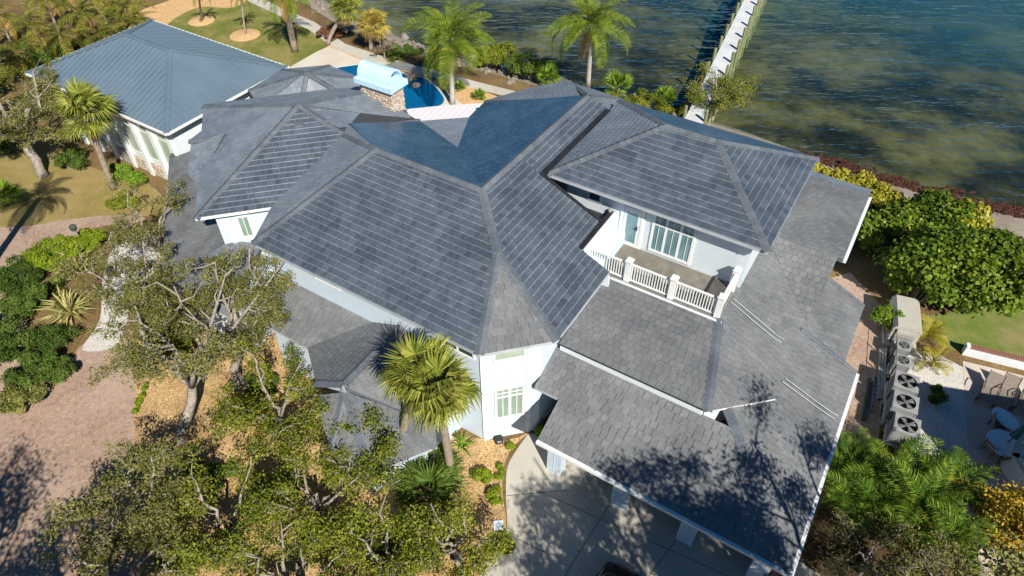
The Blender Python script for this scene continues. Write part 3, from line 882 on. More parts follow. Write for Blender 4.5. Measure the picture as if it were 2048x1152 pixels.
# ---- walls of the main house
def pq_prism(pts, z0, z1, mat='stucco', name='wall'):
    mb = MB(); w_ = [HW(p, q, 0) for p, q in pts]
    ar = sum(w_[i].x * w_[(i + 1) % len(w_)].y - w_[(i + 1) % len(w_)].x * w_[i].y for i in range(len(w_)))
    if ar < 0: w_.reverse()
    mb.prism([(p.x, p.y) for p in w_], z0, z1); return mb.build(name, mat, house)
pq_prism([(-21.3, 13.68), (-9.91, 13.68), (-8.2, 15.39), (-8.2, 27.8), (-13, 29.2), (-18.6, 28.4), (-19.3, 26.9), (-21.2, 25.2), (-22.2, 23), (-22.3, 16)], 0, 6.12)
pq_prism([(-25.2, 14.05), (-22.6, 16.65), (-22.6, 24.8), (-26, 25.5), (-31.8, 20.4)], 0, 5.95)
pq_prism([(-11.3, 22.95), (-2.75, 22.95), (-2.75, 29.3), (-11.3, 29.3)], 3, 8.4, 'siding')
pq_prism([(-8.9, 20.72), (-2.85, 20.72), (-2.85, 23.1), (-8.9, 23.1)], 2, 5.42, 'soft_white')
pq_prism([(-12.1, 21.98), (-9.02, 21.98), (-9.02, 22.94), (-12.1, 22.94)], 5, 6.7, 'gutter_dark', 'roof_channel')
pq_prism([(-6.85, 16.3), (2.3, 16.3), (2.3, 23.0), (1.7, 23.1), (1.7, 27.0), (-7.0, 27.0), (-7.95, 16.7), (-6.85, 16.7)], 0, 2.72)
pq_prism([(-6.87, 13.9), (-6.6, 13.9), (-6.6, 16.4), (-6.87, 16.4)], 0, 2.72)
pq_prism([(2.0, 13.9), (2.3, 13.9), (2.3, 16.4), (2.0, 16.4)], 0, 2.72)
pq_prism([(-8.0, 16.6), (-1.9, 16.6), (-1.45, 17.05), (-2.9, 20.7), (-8.0, 20.7)], 2.6, 4.72, 'soft_white')
pq_prism([(-2.7, 27.2), (.15, 27.2), (.15, 33.2), (-2.7, 33.2)], 0, 4.8)
pq_prism([(-20.5, 12.1), (-16.6, 12.1), (-15.4, 11.0), (-11.2, 11.7), (-11.2, 13.7), (-20.5, 13.7)], 0, 3.2)
pq_prism([PQ(U(655, 868, 2.6)), PQ(U(730, 915, 2.6)), PQ(U(850, 872, 2.6)), (-11.2, 11.2), (-15.5, 10.6)], 0, 2.6)
pq_prism([(-33.5, 18.6), (-26.3, 11.6), (-22.4, 12.0), (-23, 15.5), (-31, 20.4)], 0, 3.1)
mb = MB(); a_, b_ = HW(-1.8, 16.62, 0), HW(.05, 18.72, 0)
for of in (0, .08):
    d_ = (E2 - E1).normalized() * of
    mb.poly([a_ + d_ + Zv_ * 3.7, b_ + d_ + Zv_ * 3.7, b_ + d_ + Zv_ * 4.17, a_ + d_ + Zv_ * 4.83])
mb.build('wall', 'soft_white', house)
pq_prism([(-1.95, 16.62), (-1.25, 17.32), (-1.9, 18.2)], 3.5, 4.7, 'soft_white')
# balcony: deck, solid left wall with black coping, posts, rails, balusters, gutter
BZ = 5.5
mb = MB()
nb = 16
for i in range(nb):
    q0 = 20.62 + i * (22.94 - 20.62) / nb
    mb.box(HW(-8.86, q0, BZ - .06), E1 * 5.98, E2 * ((22.94 - 20.62) / nb - .012), Vector((0, 0, .06)))
mb.build('balcony_deck', 'deck_gray', house)
mb = MB(); mb.box(HW(-9.04, 20.02, 4.5), E1 * .18, E2 * 2.92, Vector((0, 0, bz(-8.95) - 4.5 + .06)))
mb.box(HW(-9.0, 20.0, 4.5), E1 * 1.42, E2 * .1, Vector((0, 0, 1.5)))
bw = mb.build('balcony_wall', 'soft_white', house)
mb = MB(); mb.box(HW(-9.1, 19.98, bz(-8.95) + .065), E1 * .2, E2 * 2.96, Vector((0, 0, .08))); mb.build('coping', 'gutter_dark', bw)
mb = MB(); mb.box(HW(-8.98, 19.94, 5.9), E1 * .12, E2 * .12, Vector((0, 0, 1.0))); mb.build('coping', 'gutter_dark', bw)
mb = MB(); mb.bar(HW(-7.7, 20.5, BZ - .02), HW(-2.7, 20.5, BZ - .02), .11, .09); mb.build('gutter', 'soft_white', house)
def post(p, q, h=1.12):
    mb = MB(); mb.box(HW(p - .12, q - .12, BZ - .25), E1 * .24, E2 * .24, Vector((0, 0, h + .25)))
    mb.box(HW(p - .16, q - .16, BZ + h), E1 * .32, E2 * .32, Vector((0, 0, .05)))
    mb.box(HW(p - .13, q - .13, BZ + h + .05), E1 * .26, E2 * .26, Vector((0, 0, .05)))
    mb.build('post', 'white_trim', house)
RQ = 20.75; posts = [-7.05, -5.03, -3.0]
for p in posts: post(p, RQ)
post(-3.0, 22.6); 
bal = MB(); bal.box((-.02, -.02, 0), (.04, 0, 0), (0, .04, 0), (0, 0, .8)); bal_me = bal.mesh('baluster', 'white_trim')
def rail(a, b, n):
    """a, b in pq"""
    A_, B_ = HW(*a, 0), HW(*b, 0)
    for z, h in ((BZ + .97, .07), (BZ + .1, .06)):
        mb = MB(); mb.bar(A_ + Vector((0, 0, z)), B_ + Vector((0, 0, z)), .08, h); mb.build('rail', 'white_trim', house)
    for i in range(n):
        w_ = A_.lerp(B_, (i + .5) / n)
        o = bpy.data.objects.new('baluster', bal_me); COL.objects.link(o); o.parent = house
        o.matrix_parent_inverse = wmat(house).inverted()
        o.location = (w_.x, w_.y, BZ + .14); o.rotation_euler = (0, 0, math.atan2(E1.y, E1.x))
rail((-8.85, RQ), (-7.17, RQ), 14); rail((-6.93, RQ), (-5.15, RQ), 15); rail((-4.91, RQ), (-3.12, RQ), 15)
rail((-3.0, 20.87), (-3.0, 22.48), 13)
# garage: piers, doors, gutter
for p0 in (-6.88, -3.88, -1.02, 1.79):
    mb = MB(); mb.box(HW(p0, 13.86, 0), E1 * .64, E2 * .52, Vector((0, 0, 2.74))); mb.box(HW(p0 + .3, 13.845, 0), E1 * .03, E2 * .02, Vector((0, 0, 2.7)))
    mb.build('garage_pier', 'stucco', house)
for p0, p1 in ((-6.24, -3.88), (-3.24, -1.02), (-.38, 1.79)):
    mb = MB(); mb.box(HW(p0, 16.22, .02), E1 * (p1 - p0), E2 * .06, Vector((0, 0, 2.3))); d_ = mb.build('garage_door', 'soft_white', house)
    for k in range(4):
        mb = MB(); mb.box(HW(p0 + .1, 16.2, .1 + k * .57), E1 * (p1 - p0 - .2), E2 * .03, Vector((0, 0, .5))); mb.build('panel', 'soft_white', d_)
# paired white conduits lying on the lower slope
for a, b in (((1467, 597), (1556, 672)), ((1571, 757), (1662, 824))):
    for dx, dy in ((0, 0), (-6, 6)):
        o0 = HW(2.85, 0, GZ + .12); nR = (E1 * K_ + Vector((0, 0, 1)))
        A_, B_, C_ = hit(a[0] + dx, a[1] + dy, o0, nR), hit(b[0] + dx, b[1] + dy, o0, nR), hit(b[0] + 13 + dx, b[1] + 7 + dy, o0, nR)
        mb = MB(); mb.tube([A_, B_, C_], .016, 6); mb.build('conduit', 'fascia', house)
# roof vent on the hip end
mb = MB(); n_s = Vector((E1 - E2).normalized()) * K_ + Vector((0, 0, 1))
vv_ = hit(598, 250, SL + Vector((0, 0, .08)), n_s)
mb.cbox(vv_, .22, .16, .07, R(13)); mb.build('roof_vent', 'slate_cap', house)

# ---- windows
class Wall:
    def __init__(s, p, q, dp, dq, top=None):
        s.o = HW(p, q, 0); s.d = (E1 * dp + E2 * dq).normalized(); s.n = Vector((s.d.y, -s.d.x, 0))
    def sz(s, px, py):
        w_ = hit(px, py, s.o, s.n); return ((w_ - s.o).dot(s.d), w_.z)
    def at(s, a, z, out=0.0): return s.o + s.d * a + s.n * out + Vector((0, 0, z))
def bars(wl_, s0, s1, z0, z1, fw, out, inn, mb, vs=(), hs=()):
    X_ = wl_.d; N_ = wl_.n * (out - inn)
    mb.box(wl_.at(s0, z0, inn), X_ * (s1 - s0), N_, Vector((0, 0, fw))); mb.box(wl_.at(s0, z1 - fw, inn), X_ * (s1 - s0), N_, Vector((0, 0, fw)))
    mb.box(wl_.at(s0, z0 + fw, inn), X_ * fw, N_, Vector((0, 0, z1 - z0 - 2 * fw))); mb.box(wl_.at(s1 - fw, z0 + fw, inn), X_ * fw, N_, Vector((0, 0, z1 - z0 - 2 * fw)))
    for v, w_ in vs: mb.box(wl_.at(v - w_ / 2, z0 + fw, inn), X_ * w_, N_ * .9, Vector((0, 0, z1 - z0 - 2 * fw)))
    for h, w_ in hs: mb.box(wl_.at(s0 + fw, h - w_ / 2, inn), X_ * (s1 - s0 - 2 * fw), N_ * .8, Vector((0, 0, w_)))
def window(wl_, s0, s1, z0, z1, glass, fw=.08, vs=(), hs=(), par=None, name='window', frame='white_trim', out=.06):
    mb = MB(); bars(wl_, s0, s1, z0, z1, fw, out, -.01, mb, vs, hs)
    f_ = mb.build(name, frame, par or house)
    xs = [s0 + fw] + [v for v, w_ in vs if w_ > .05] + [s1 - fw]
    for a, b in zip(xs[:-1], xs[1:]):
        mb = MB(); mb.box(wl_.at(a + .005, z0 + fw, .004), wl_.d * (b - a - .01), wl_.n * .02, Vector((0, 0, z1 - z0 - 2 * fw))); mb.build('pane', glass, f_)
    return f_
bay = Wall(-9.91, 13.68, 1, 1)
s0, z0 = bay.sz(990, 838); s1, _ = bay.sz(1048, 833); z1 = bay.sz(1020, 772)[1]
mid = (s0 + s1) / 2
window(bay, s0, s1, z0, z1, 'curtain_glass', .1, [(mid, .12), ((s0 + mid) / 2 + .02, .035), ((s1 + mid) / 2 - .02, .035)], [(z1 - .62, .09), (z1 - .36, .03)])
zt = bay.sz(1020, 718)[1]
window(bay, s0, s1, zt, 6.0, 'glass_green', .07)
for x in (972, 1056):          # corner boards of the bay
    mb = MB(); a_ = bay.sz(x, 860)[0]; mb.box(bay.at(a_ - .12, 0, 0), bay.d * .2, bay.n * .04, Vector((0, 0, 6.05))); mb.build('corner_board', 'white_trim', house)
front = Wall(0, 13.68, 1, 0)
for (xa, ya), (xb, yb), n_ in (((632, 556), (682, 580), 2), ((884, 690), (950, 716), 2)):
    a_, za = front.sz(xa, ya); b_, zb = front.sz(xb, yb); z_ = (za + zb) / 2
    window(front, a_, b_, z_, 6.05, 'glass_dark', .07, [((a_ + b_) / 2, .09)])
sw = Wall(-25.2, 14.05, 1, 1)
a_, za = sw.sz(487, 474); b_, zb = sw.sz(509, 470); ztp = sw.sz(485, 432)[1]
window(sw, a_, b_, za, ztp, 'curtain_glass', .05, [((a_ + b_) / 2, .03)])
tw = Wall(0, 22.95, 1, 0)
a_, za = tw.sz(1297, 492); b_, zb = tw.sz(1380, 525); z_ = BZ + .15
w3 = (b_ - a_) / 3
window(tw, a_, b_, z_, 7.85, 'glass_teal', .12, [(a_ + w3, .11), (a_ + 2 * w3, .11), (a_ + w3 / 2, .02), (a_ + w3 * 1.5, .02), (a_ + w3 * 2.5, .02)], [(7.2, .1)])
a_, _ = tw.sz(1236, 472); b_, _ = tw.sz(1281, 489)
mb = MB(); bars(tw, a_, b_, BZ, 7.9, .14, .06, -.01, mb, (), [(7.55, .08)]); fr_ = mb.build('door_frame', 'white_trim', house)
window(tw, a_ + .16, b_ - .16, BZ + .02, 7.5, 'glass_teal', .14, name='door', frame='soft_white', out=.05)
hd = MB(); hd.bar(tw.at(b_ - .25, BZ + 1.0, .1), tw.at(b_ - .25, BZ + 1.25, .1), .03); hd.bar(tw.at(b_ - .25, BZ + 1.1, .1), tw.at(b_ - .38, BZ + 1.1, .1), .03); hd.build('door_handle', 'black_metal', house)
a_, _ = tw.sz(1176, 392); b_, _ = tw.sz(1203, 403); z_ = tw.sz(1190, 402)[1]
window(tw, a_, b_, z_, 7.8, 'glass_dark', .08)
w_ = tw.sz(1222, 420); mb = MB(); mb.lathe(tw.at(w_[0], w_[1] - .12, .1), [(.05, 0), (.1, .05), (.1, .2), (.03, .26)], 10); mb.build('wall_lamp', 'ac_gray', house)
dw = Wall(-7.95, 16.7, 1, 0)
window(dw, .2, .75, .6, 2.2, 'glass_dark', .07)

# ---- stone chimney with a blue barrel-vaulted cap
cp0, cp1, cq0, cq1 = -25.66, -23.35, 25.15, 26.3
mb = MB(); mb.box(HW(cp0 + .06, cq0 + .06, 4.5), E1 * (cp1 - cp0 - .12), E2 * (cq1 - cq0 - .12), Vector((0, 0, 3.2)))
chim = mb.build('chimney', 'mortar', house)
srr = random.Random(21)
def stone_meshes(n=8):
    out = []
    for i in range(n):
        k = srr.choice((5, 6, 7)); mb = MB(); a0 = srr.random() * 6
        ang = [a0 + 2 * math.pi * (j + srr.uniform(-.25, .25)) / k for j in range(k)]
        rim = [(math.cos(a), math.sin(a) * srr.uniform(.85, 1)) for a in ang]
        base = [Vector((x, y, 0)) for x, y in rim]; mid_ = [Vector((x * .93, y * .93, .35)) for x, y in rim]; top = [Vector((x * .7, y * .7, .5 + srr.uniform(-.06, .06))) for x, y in rim]
        for lo, hi in ((base, mid_), (mid_, top)):
            for j in range(k): mb.poly([lo[j], lo[(j + 1) % k], hi[(j + 1) % k], hi[j]])
        mb.poly(top)
        out.append([mb.mesh('stone', m_) for m_ in ('stone_a', 'stone_b', 'stone_c')])
    return out
STONES = stone_meshes()
def veneer(par, o, dx, dz_, n, W_, H_, cell=.2):
    """irregular stones over a W x H rectangle"""
    ny = int(H_ / (cell * .8)); 
    for j in range(ny):
        nx = int(W_ / cell) + 1
        for i in range(nx):
            x = (i + .5 * (j % 2) + srr.uniform(-.18, .18)) * cell + cell * .25; y = (j + .5 + srr.uniform(-.15, .15)) * cell * .8
            if x > W_ - .04 or x < .04: continue
            ob = bpy.data.objects.new('stone', srr.choice(srr.choice(STONES))); COL.objects.link(ob); ob.parent = par
            ob.matrix_parent_inverse = wmat(par).inverted()
            r_ = cell * srr.uniform(.5, .62)
            rot = Matrix((dx, dz_, n)).transposed().to_4x4() @ Matrix.Rotation(srr.uniform(-.5, .5), 4, 'Z') @ Matrix.Diagonal((r_, r_ * srr.uniform(.65, .9), .1, 1))
            rot.translation = o + dx * x + dz_ * y
            ob.matrix_basis = rot
Zv = Vector((0, 0, 1))
veneer(chim, HW(cp0 + .05, cq0 + .06, 6.1), E1, Zv, -E2, cp1 - cp0 - .1, 1.62)
veneer(chim, HW(cp1 - .06, cq0 + .05, 5.6), E2, Zv, E1, cq1 - cq0 - .1, 2.1)
mb = MB(); mb.box(HW(cp0 - .16, cq0 - .16, 7.66), E1 * (cp1 - cp0 + .32), E2 * (cq1 - cq0 + .32), Vector((0, 0, .3)))
mb.box(HW(cp0 - .08, cq0 - .08, 7.96), E1 * (cp1 - cp0 + .16), E2 * (cq1 - cq0 + .16), Vector((0, 0, .05)))
ccap = mb.build('chimney_cap', 'chimney_blue', chim)
mb = MB(); na = 14; r0, r1 = .58, .5; cq = (cq0 + cq1) / 2
prev = None
for i in range(na + 1):
    a = math.pi * i / na
    row = [(HW(cp0 + .02, cq - math.cos(a) * rr_, 8.01 + math.sin(a) * rr_ * 1.25), HW(cp1 - .06, cq - math.cos(a) * rr_, 8.01 + math.sin(a) * rr_ * 1.25)) for rr_ in (r0, r1)]
    if prev:
        (a0, a1), (b0, b1) = prev; (c0, c1), (d0, d1) = row
        mb.poly([a0, a1, c1, c0]); mb.poly([b1, b0, d0, d1]); mb.poly([a1, b1, d1, c1]); mb.poly([b0, a0, c0, d0])
    prev = row
mb.build('vault', 'chimney_blue', chim, smooth=False)

# ================================================================== guest house with the standing-seam metal roof
gh = thing('guest_house', 'white guest house with hipped blue metal roof at upper left', 'house', HW(-42, 23.5, 0))
gz0 = 4.8; gp0, gp1, gq0, gq1 = -48.9, -35.0, 18.6, 28.2; ghf = (gq1 - gq0) / 2; gk = .39
G4 = [HW(gp0, gq0, gz0), HW(gp1, gq0, gz0), HW(gp1, gq1, gz0), HW(gp0, gq1, gz0)]
gr0, gr1 = HW(gp0 + ghf, gq0 + ghf, gz0 + ghf * gk), HW(gp1 - ghf, gq0 + ghf, gz0 + ghf * gk)
def metal_slope(pts):
    pts = [Vector(p) for p in pts]
    n = (pts[1] - pts[0]).cross(pts[2] - pts[0]).normalized()
    if n.z < 0: pts.reverse(); n = -n
    mb = MB(); mb.poly(pts); low = [p - Zv * .16 for p in pts]; mb.poly(list(reversed(low)), 1)
    for i in range(len(pts)):
        j = (i + 1) % len(pts); mb.poly([pts[i], low[i], low[j], pts[j]], 1)
    part = mb.build('roof_slope', ['metal_roof', 'white_trim'], gh)
    t = Zv.cross(n).normalized(); s_ = n.cross(t); org = min(pts, key=lambda p: (p.z, p.dot(t)))
    P2 = [((p - org).dot(t), (p - org).dot(s_)) for p in pts]
    ar = sum(P2[i][0] * P2[(i + 1) % len(P2)][1] - P2[(i + 1) % len(P2)][0] * P2[i][1] for i in range(len(P2)))
    if ar < 0: P2.reverse()
    x = min(p[0] for p in P2); x_end = max(p[0] for p in P2); ymx = max(p[1] for p in P2); w_ = .42
    while x < x_end:
        pl = clip_poly([(x + .004, -.01), (x + w_ - .004, -.01), (x + w_ - .004, ymx + .1), (x + .004, ymx + .1)], P2)
        if len(pl) >= 3:
            mb = MB(); L_ = lambda p, h: org + t * p[0] + s_ * p[1] + n * h
            mb.poly([L_(p, .012) for p in pl])
            for sx in (x, ):       # the raised seam along one side
                sm = clip_poly([(sx, -.01), (sx + .035, -.01), (sx + .035, ymx + .1), (sx, ymx + .1)], P2)
                if len(sm) >= 3:
                    mb.poly([L_(p, .055) for p in sm], 1)
                    for i in range(len(sm)):
                        j = (i + 1) % len(sm); mb.poly([L_(sm[i], .0), L_(sm[j], .0), L_(sm[j], .055), L_(sm[i], .055)], 1)
            mb.build('panel', ['metal_roof', 'metal_seam'], part)
        x += w_
metal_slope([G4[0], G4[1], gr1, gr0]); metal_slope([G4[1], G4[2], gr1]); metal_slope([G4[2], G4[3], gr0, gr1]); metal_slope([G4[3], G4[0], gr0])
for a, b, d in ((gr0, gr1, .39), (gr0, G4[0], .28), (gr0, G4[3], .28), (gr1, G4[1], .28), (gr1, G4[2], .28)):
    dd = (b - a).normalized(); sd_ = dd.cross(Zv).normalized(); up = sd_.cross(dd); mb = MB()
    for sgn in (1, -1): mb.poly([a + up * .07, b + up * .07, b + sd_ * sgn * .17 + up * (.07 - .17 * d), a + sd_ * sgn * .17 + up * (.07 - .17 * d)])
    mb.build('ridge_cap', 'metal_roof', gh)
for i in range(4):
    a, b = G4[i], G4[(i + 1) % 4]; out = (a + b) / 2 - HW(-42, 23.4, gz0); out.z = 0
    nrm = Vector(((b - a).y, -(b - a).x, 0)).normalized()
    if nrm.dot(out) < 0: nrm = -nrm
    mb = MB(); mb.bar(a + nrm * .06 - Zv * .06, b + nrm * .06 - Zv * .06, .1, .13); mb.build('gutter', 'white_trim', gh)
gi = .62
mb = MB(); cs = [HW(gp0 + gi, gq0 + gi, 0), HW(gp1 - gi, gq0 + gi, 0), HW(gp1 - gi, gq1 - gi, 0), HW(gp0 + gi, gq1 - gi, 0)]
mb.prism([(p.x, p.y) for p in cs], 0, 4.85); mb.build('wall', 'soft_white', gh)
gw = Wall(gp0 + gi, gq0 + gi, 1, 0); gl_ = gp1 - gp0 - 2 * gi
for i in range(8):
    a_ = gl_ - .35 - i * 1.75
    if a_ < .2: break
    mb = MB(); mb.box(gw.at(a_ - .18, 0, 0), gw.d * .36, gw.n * .22, Vector((0, 0, 4.6))); mb.build('pilaster', 'white_trim', gh)
    if a_ > 2: window(gw, a_ - 1.5, a_ - .3, 1.35, 4.1, 'glass_green', .06, par=gh, hs=[(3.4, .05)])
mb = MB(); mb.box(gw.at(0, 0, 0), gw.d * gl_, gw.n * .1, Vector((0, 0, 1.0))); base_ = mb.build('stone_base', 'mortar', gh)
veneer(base_, gw.at(gl_ - 5.5, .02, .1), gw.d, Zv, gw.n, 5.4, 1.0, .3)
mb = MB(); l_ = gw.at(gl_ - .3, 2.3, .32); mb.lathe(l_, [(.06, 0), (.16, .1), (.2, .45), (.06, .6)], 8); mb.bar(l_ + Zv * .6, gw.at(gl_ - .3, 2.9, 0), .05); mb.build('wall_lamp', 'timber_green', gh)

# ================================================================== dock
d0, d1 = (U(1375, 231, .9) + U(1409, 236, .9)) / 2, (U(1488, 0, .9) + U(1519, 0, .9)) / 2
dd = (d1 - d0); dd.z = 0; dd.normalize(); ds = Vector((dd.y, -dd.x, 0)); start = d0 - dd * 4
dock = thing('dock', 'long narrow pale dock running out over the water on round piles', 'dock', (start.x, start.y, 0))
LEN = 46.0; mb = MB()
nb = 150
for i in range(nb):
    mb.box(start - ds * .66 + dd * (LEN * i / nb) + Zv * (.9 - .05 - start.z), dd * (LEN / nb - .012), ds * 1.32, Zv * .05)
o = mb.build('deck_boards', 'dock_plank', dock); o['kind'] = 'stuff'
for sgn in (-1, 1):
    mb = MB(); mb.bar(start + ds * sgn * .55 + Zv * (.74 - start.z), start + ds * sgn * .55 + dd * LEN + Zv * (.74 - start.z), .08, .2); mb.build('stringer', 'pile_green', dock)
ph = MB(); ph.tube([(0, 0, -3.5), (0, 0, 1.75), (0, 0, 1.8)], [.14, .13, .05], 10)
pile_me = {k: ph.mesh('pile', k) for k in ('pile_green', 'pile_orange')}
cb = MB(); cb.box(Vector((0, 0, .56)) - ds * .85 - dd * .05, ds * 1.7, dd * .1, Zv * .16); cross_me = cb.mesh('cross_beam', 'pile_green')
for i in range(19):
    for sgn in (-1, 1):
        w_ = start + dd * (1.2 + i * 2.42) + ds * sgn * .74
        o = bpy.data.objects.new('pile', pile_me['pile_orange' if (sgn < 0 and i == 3) else 'pile_green']); COL.objects.link(o)
        o.parent = dock; o.matrix_parent_inverse = wmat(dock).inverted(); o.location = (w_.x, w_.y, 0); o.rotation_euler = (rnd.uniform(-.03, .03), rnd.uniform(-.03, .03), rnd.random() * 6)
    w_ = start + dd * (1.35 + i * 2.42); o = bpy.data.objects.new('cross_beam', cross_me); COL.objects.link(o); o.parent = dock
    o.matrix_parent_inverse = wmat(dock).inverted(); o.location = (w_.x, w_.y, 0)

# ================================================================== plants
def leaf_cloud(centers, size, shape='diamond', upbias=.7, rng=npr, aspect=.5, outward=None):
    """numpy leaves: one flat polygon each. returns verts, faces, shade"""
    n = len(centers)
    nrm = rng.normal(size=(n, 3)); nrm[:, 2] += upbias * 1.6
    if outward is not None: nrm += outward * 1.4
    nrm /= np.linalg.norm(nrm, axis=1)[:, None]
    a = rng.normal(size=(n, 3)); a -= nrm * np.sum(a * nrm, 1)[:, None]; a /= np.linalg.norm(a, axis=1)[:, None]
    b = np.cross(nrm, a)
    L = (size * rng.uniform(.65, 1.3, n))[:, None]
    if shape == 'diamond':
        tpl = [(1, 0), (0, aspect), (-1, 0), (0, -aspect)]
    else:
        tpl = [(math.cos(k * math.pi / 3), math.sin(k * math.pi / 3) * .92) for k in range(6)]
    vs_ = np.stack([centers + a * L * u + b * L * v for u, v in tpl], 1)
    k = len(tpl)
    return vs_.reshape(-1, 3), np.arange(n * k).reshape(n, k), rng.random(n)

def wander(rng, a, b, n, amp):
    a, b = np.array(a, float), np.array(b, float)
    pts = [a + (b - a) * (i / n) for i in range(n + 1)]
    for i in range(1, n): pts[i] = pts[i] + rng.normal(size=3) * amp
    return [Vector(p) for p in pts]

def oak_meshes(seed, H, Rr, limbs=6, sub=6, twigs=5, leaves=55, leaf=.06, fork=.3, r0=.22, tuft=.19, leafmat='oak_leaf', lean=(0, 0), low=.5, bare=0.0, twig_mat='twig_pale', limb_paths=(), thin=1.22):
    rng = np.random.default_rng(seed); mb = MB(); cen = []; br = mb; leaves = int(leaves * thin)
    fk = np.array([lean[0] * .5, lean[1] * .5, H * fork])
    mb.tube(wander(rng, (0, 0, -.1), fk, 4, .06), [r0 * 1.25, r0 * 1.05, r0, r0 * .95, r0 * .9], 8)
    for i in range(limbs):
        az = 2 * math.pi * (i + rng.uniform(-.3, .3)) / limbs
        rad = Rr * rng.uniform(.55, .85)
        end = np.array([lean[0] + rad * math.cos(az), lean[1] + rad * math.sin(az), H * rng.uniform(low + .15, .95)])
        if i < len(limb_paths):
            lp = [Vector(fk)] + [Vector(p) for p in limb_paths[i]]
            path = [lp[0], lp[0].lerp(lp[1], .5), lp[1], lp[1].lerp(lp[2], .5), lp[2], lp[2] + (lp[2] - lp[1]) * .3]
            d_ = lp[2] - lp[1]; az = math.atan2(d_.y, d_.x)
        else:
            path = wander(rng, fk, end, 5, Rr * .07)
            path[1].z = max(path[1].z, fk[2] + (end[2] - fk[2]) * .3)
        mb.tube(path, [r0 * .62, r0 * .5, r0 * .4, r0 * .3, r0 * .2, r0 * .12], 6)
        for j in range(sub):
            k = rng.uniform(1.4, 5); p0 = path[int(k)].lerp(path[min(int(k) + 1, 5)], k % 1)
            a2 = az + rng.uniform(-1.3, 1.3); L2 = Rr * rng.uniform(.22, .5)
            e2 = np.array(p0) + np.array([L2 * math.cos(a2), L2 * math.sin(a2), L2 * rng.uniform(-.25, .6)])
            e2[2] = min(max(e2[2], H * low), H)
            pth = wander(rng, p0, e2, 3, L2 * .1)
            br.tube(pth, [r0 * .2, r0 * .15, r0 * .1, r0 * .05], 5, 1)
            for q in range(twigs):
                k2 = rng.uniform(1.9, 3); p1 = pth[int(k2)].lerp(pth[min(int(k2) + 1, 3)], k2 % 1)
                d = rng.normal(size=3); d[2] = abs(d[2]) * .6; d /= np.linalg.norm(d); L3 = rng.uniform(.25, .62) * (Rr / 4) ** .4
                e3 = np.array(p1) + d * L3
                br.tube(wander(rng, p1, e3, 2, L3 * .12), [.018, .013, .007], 3, 1, cap=False)
                if rng.random() >= bare: cen.append(e3)
    cen = np.array(cen)
    lc = np.repeat(cen, leaves, axis=0) + np.clip(rng.normal(size=(len(cen) * leaves, 3)), -1.9, 1.9) * np.array([tuft, tuft, tuft * .6]) * np.repeat(rng.uniform(.6, 1.25, len(cen)), leaves)[:, None]
    v, f, sh = leaf_cloud(lc, leaf, rng=rng)
    tuft_sh = np.repeat(rng.random(len(cen)), leaves)
    sh = .4 * sh + .6 * tuft_sh
    return mb.mesh('trunk', ['bark_oak', twig_mat], True), np_mesh('crown', v, f, leafmat, shade=sh)

def place(name, label, cat, meshes, loc, rotz=0, scale=1.0, group=None, names=('trunk', 'crown')):
    th = thing(name, label, cat, (loc[0], loc[1], loc[2]), rotz, group, scale)
    for nm, me in zip(names, meshes):
        if me is not None: link(nm, me, th, keep=False)
    return th

# ---- shrubs
def shrub_meshes(seed, rx, ry, h, lobes, leaves, leaf, mat, shape='diamond', aspect=.5, stem='twig_pale', clump=.4):
    rng = np.random.default_rng(seed); cs = []; mb = MB(); outw = []
    per = leaves // lobes
    for i in range(lobes):
        a = rng.uniform(0, 2 * math.pi); r_ = math.sqrt(rng.random()) * .8
        c0 = np.array([rx * r_ * math.cos(a), ry * r_ * math.sin(a), h * rng.uniform(.3, .8)])
        rad = clump * rng.uniform(.6, 1.25) * (min(rx, ry, h) ** .5)
        d = rng.normal(size=(per, 3)); d[:, 2] = np.abs(d[:, 2]) * 1.0 - .25; d /= np.linalg.norm(d, axis=1)[:, None]
        rr_ = rad * rng.uniform(.45, 1.0, per)[:, None]
        p = c0 + d * rr_; p[:, 2] = np.maximum(p[:, 2], .03)
        cs.append(p); outw.append(d)
        mb.tube(wander(rng, (c0[0] * .3, c0[1] * .3, 0), c0, 2, .05), [.035, .025, .015], 4, cap=False)
    cs = np.concatenate(cs); outw = np.concatenate(outw)
    v, f, sh = leaf_cloud(cs, leaf, shape, .5, rng, aspect, outw)
    lob = np.repeat(rng.random(lobes), per)
    return mb.mesh('stems', stem), np_mesh('foliage', v, f, mat, shade=.6 * sh + .4 * lob)
def put_shrub(name, label, cat, px, z=0.0, meshes=None, rotz=0, scale=1.0, group=None):
    w_ = U(px[0], px[1], z)
    return place(name, label, cat, meshes, (w_.x, w_.y, z), rotz, scale, group, ('stems', 'foliage'))

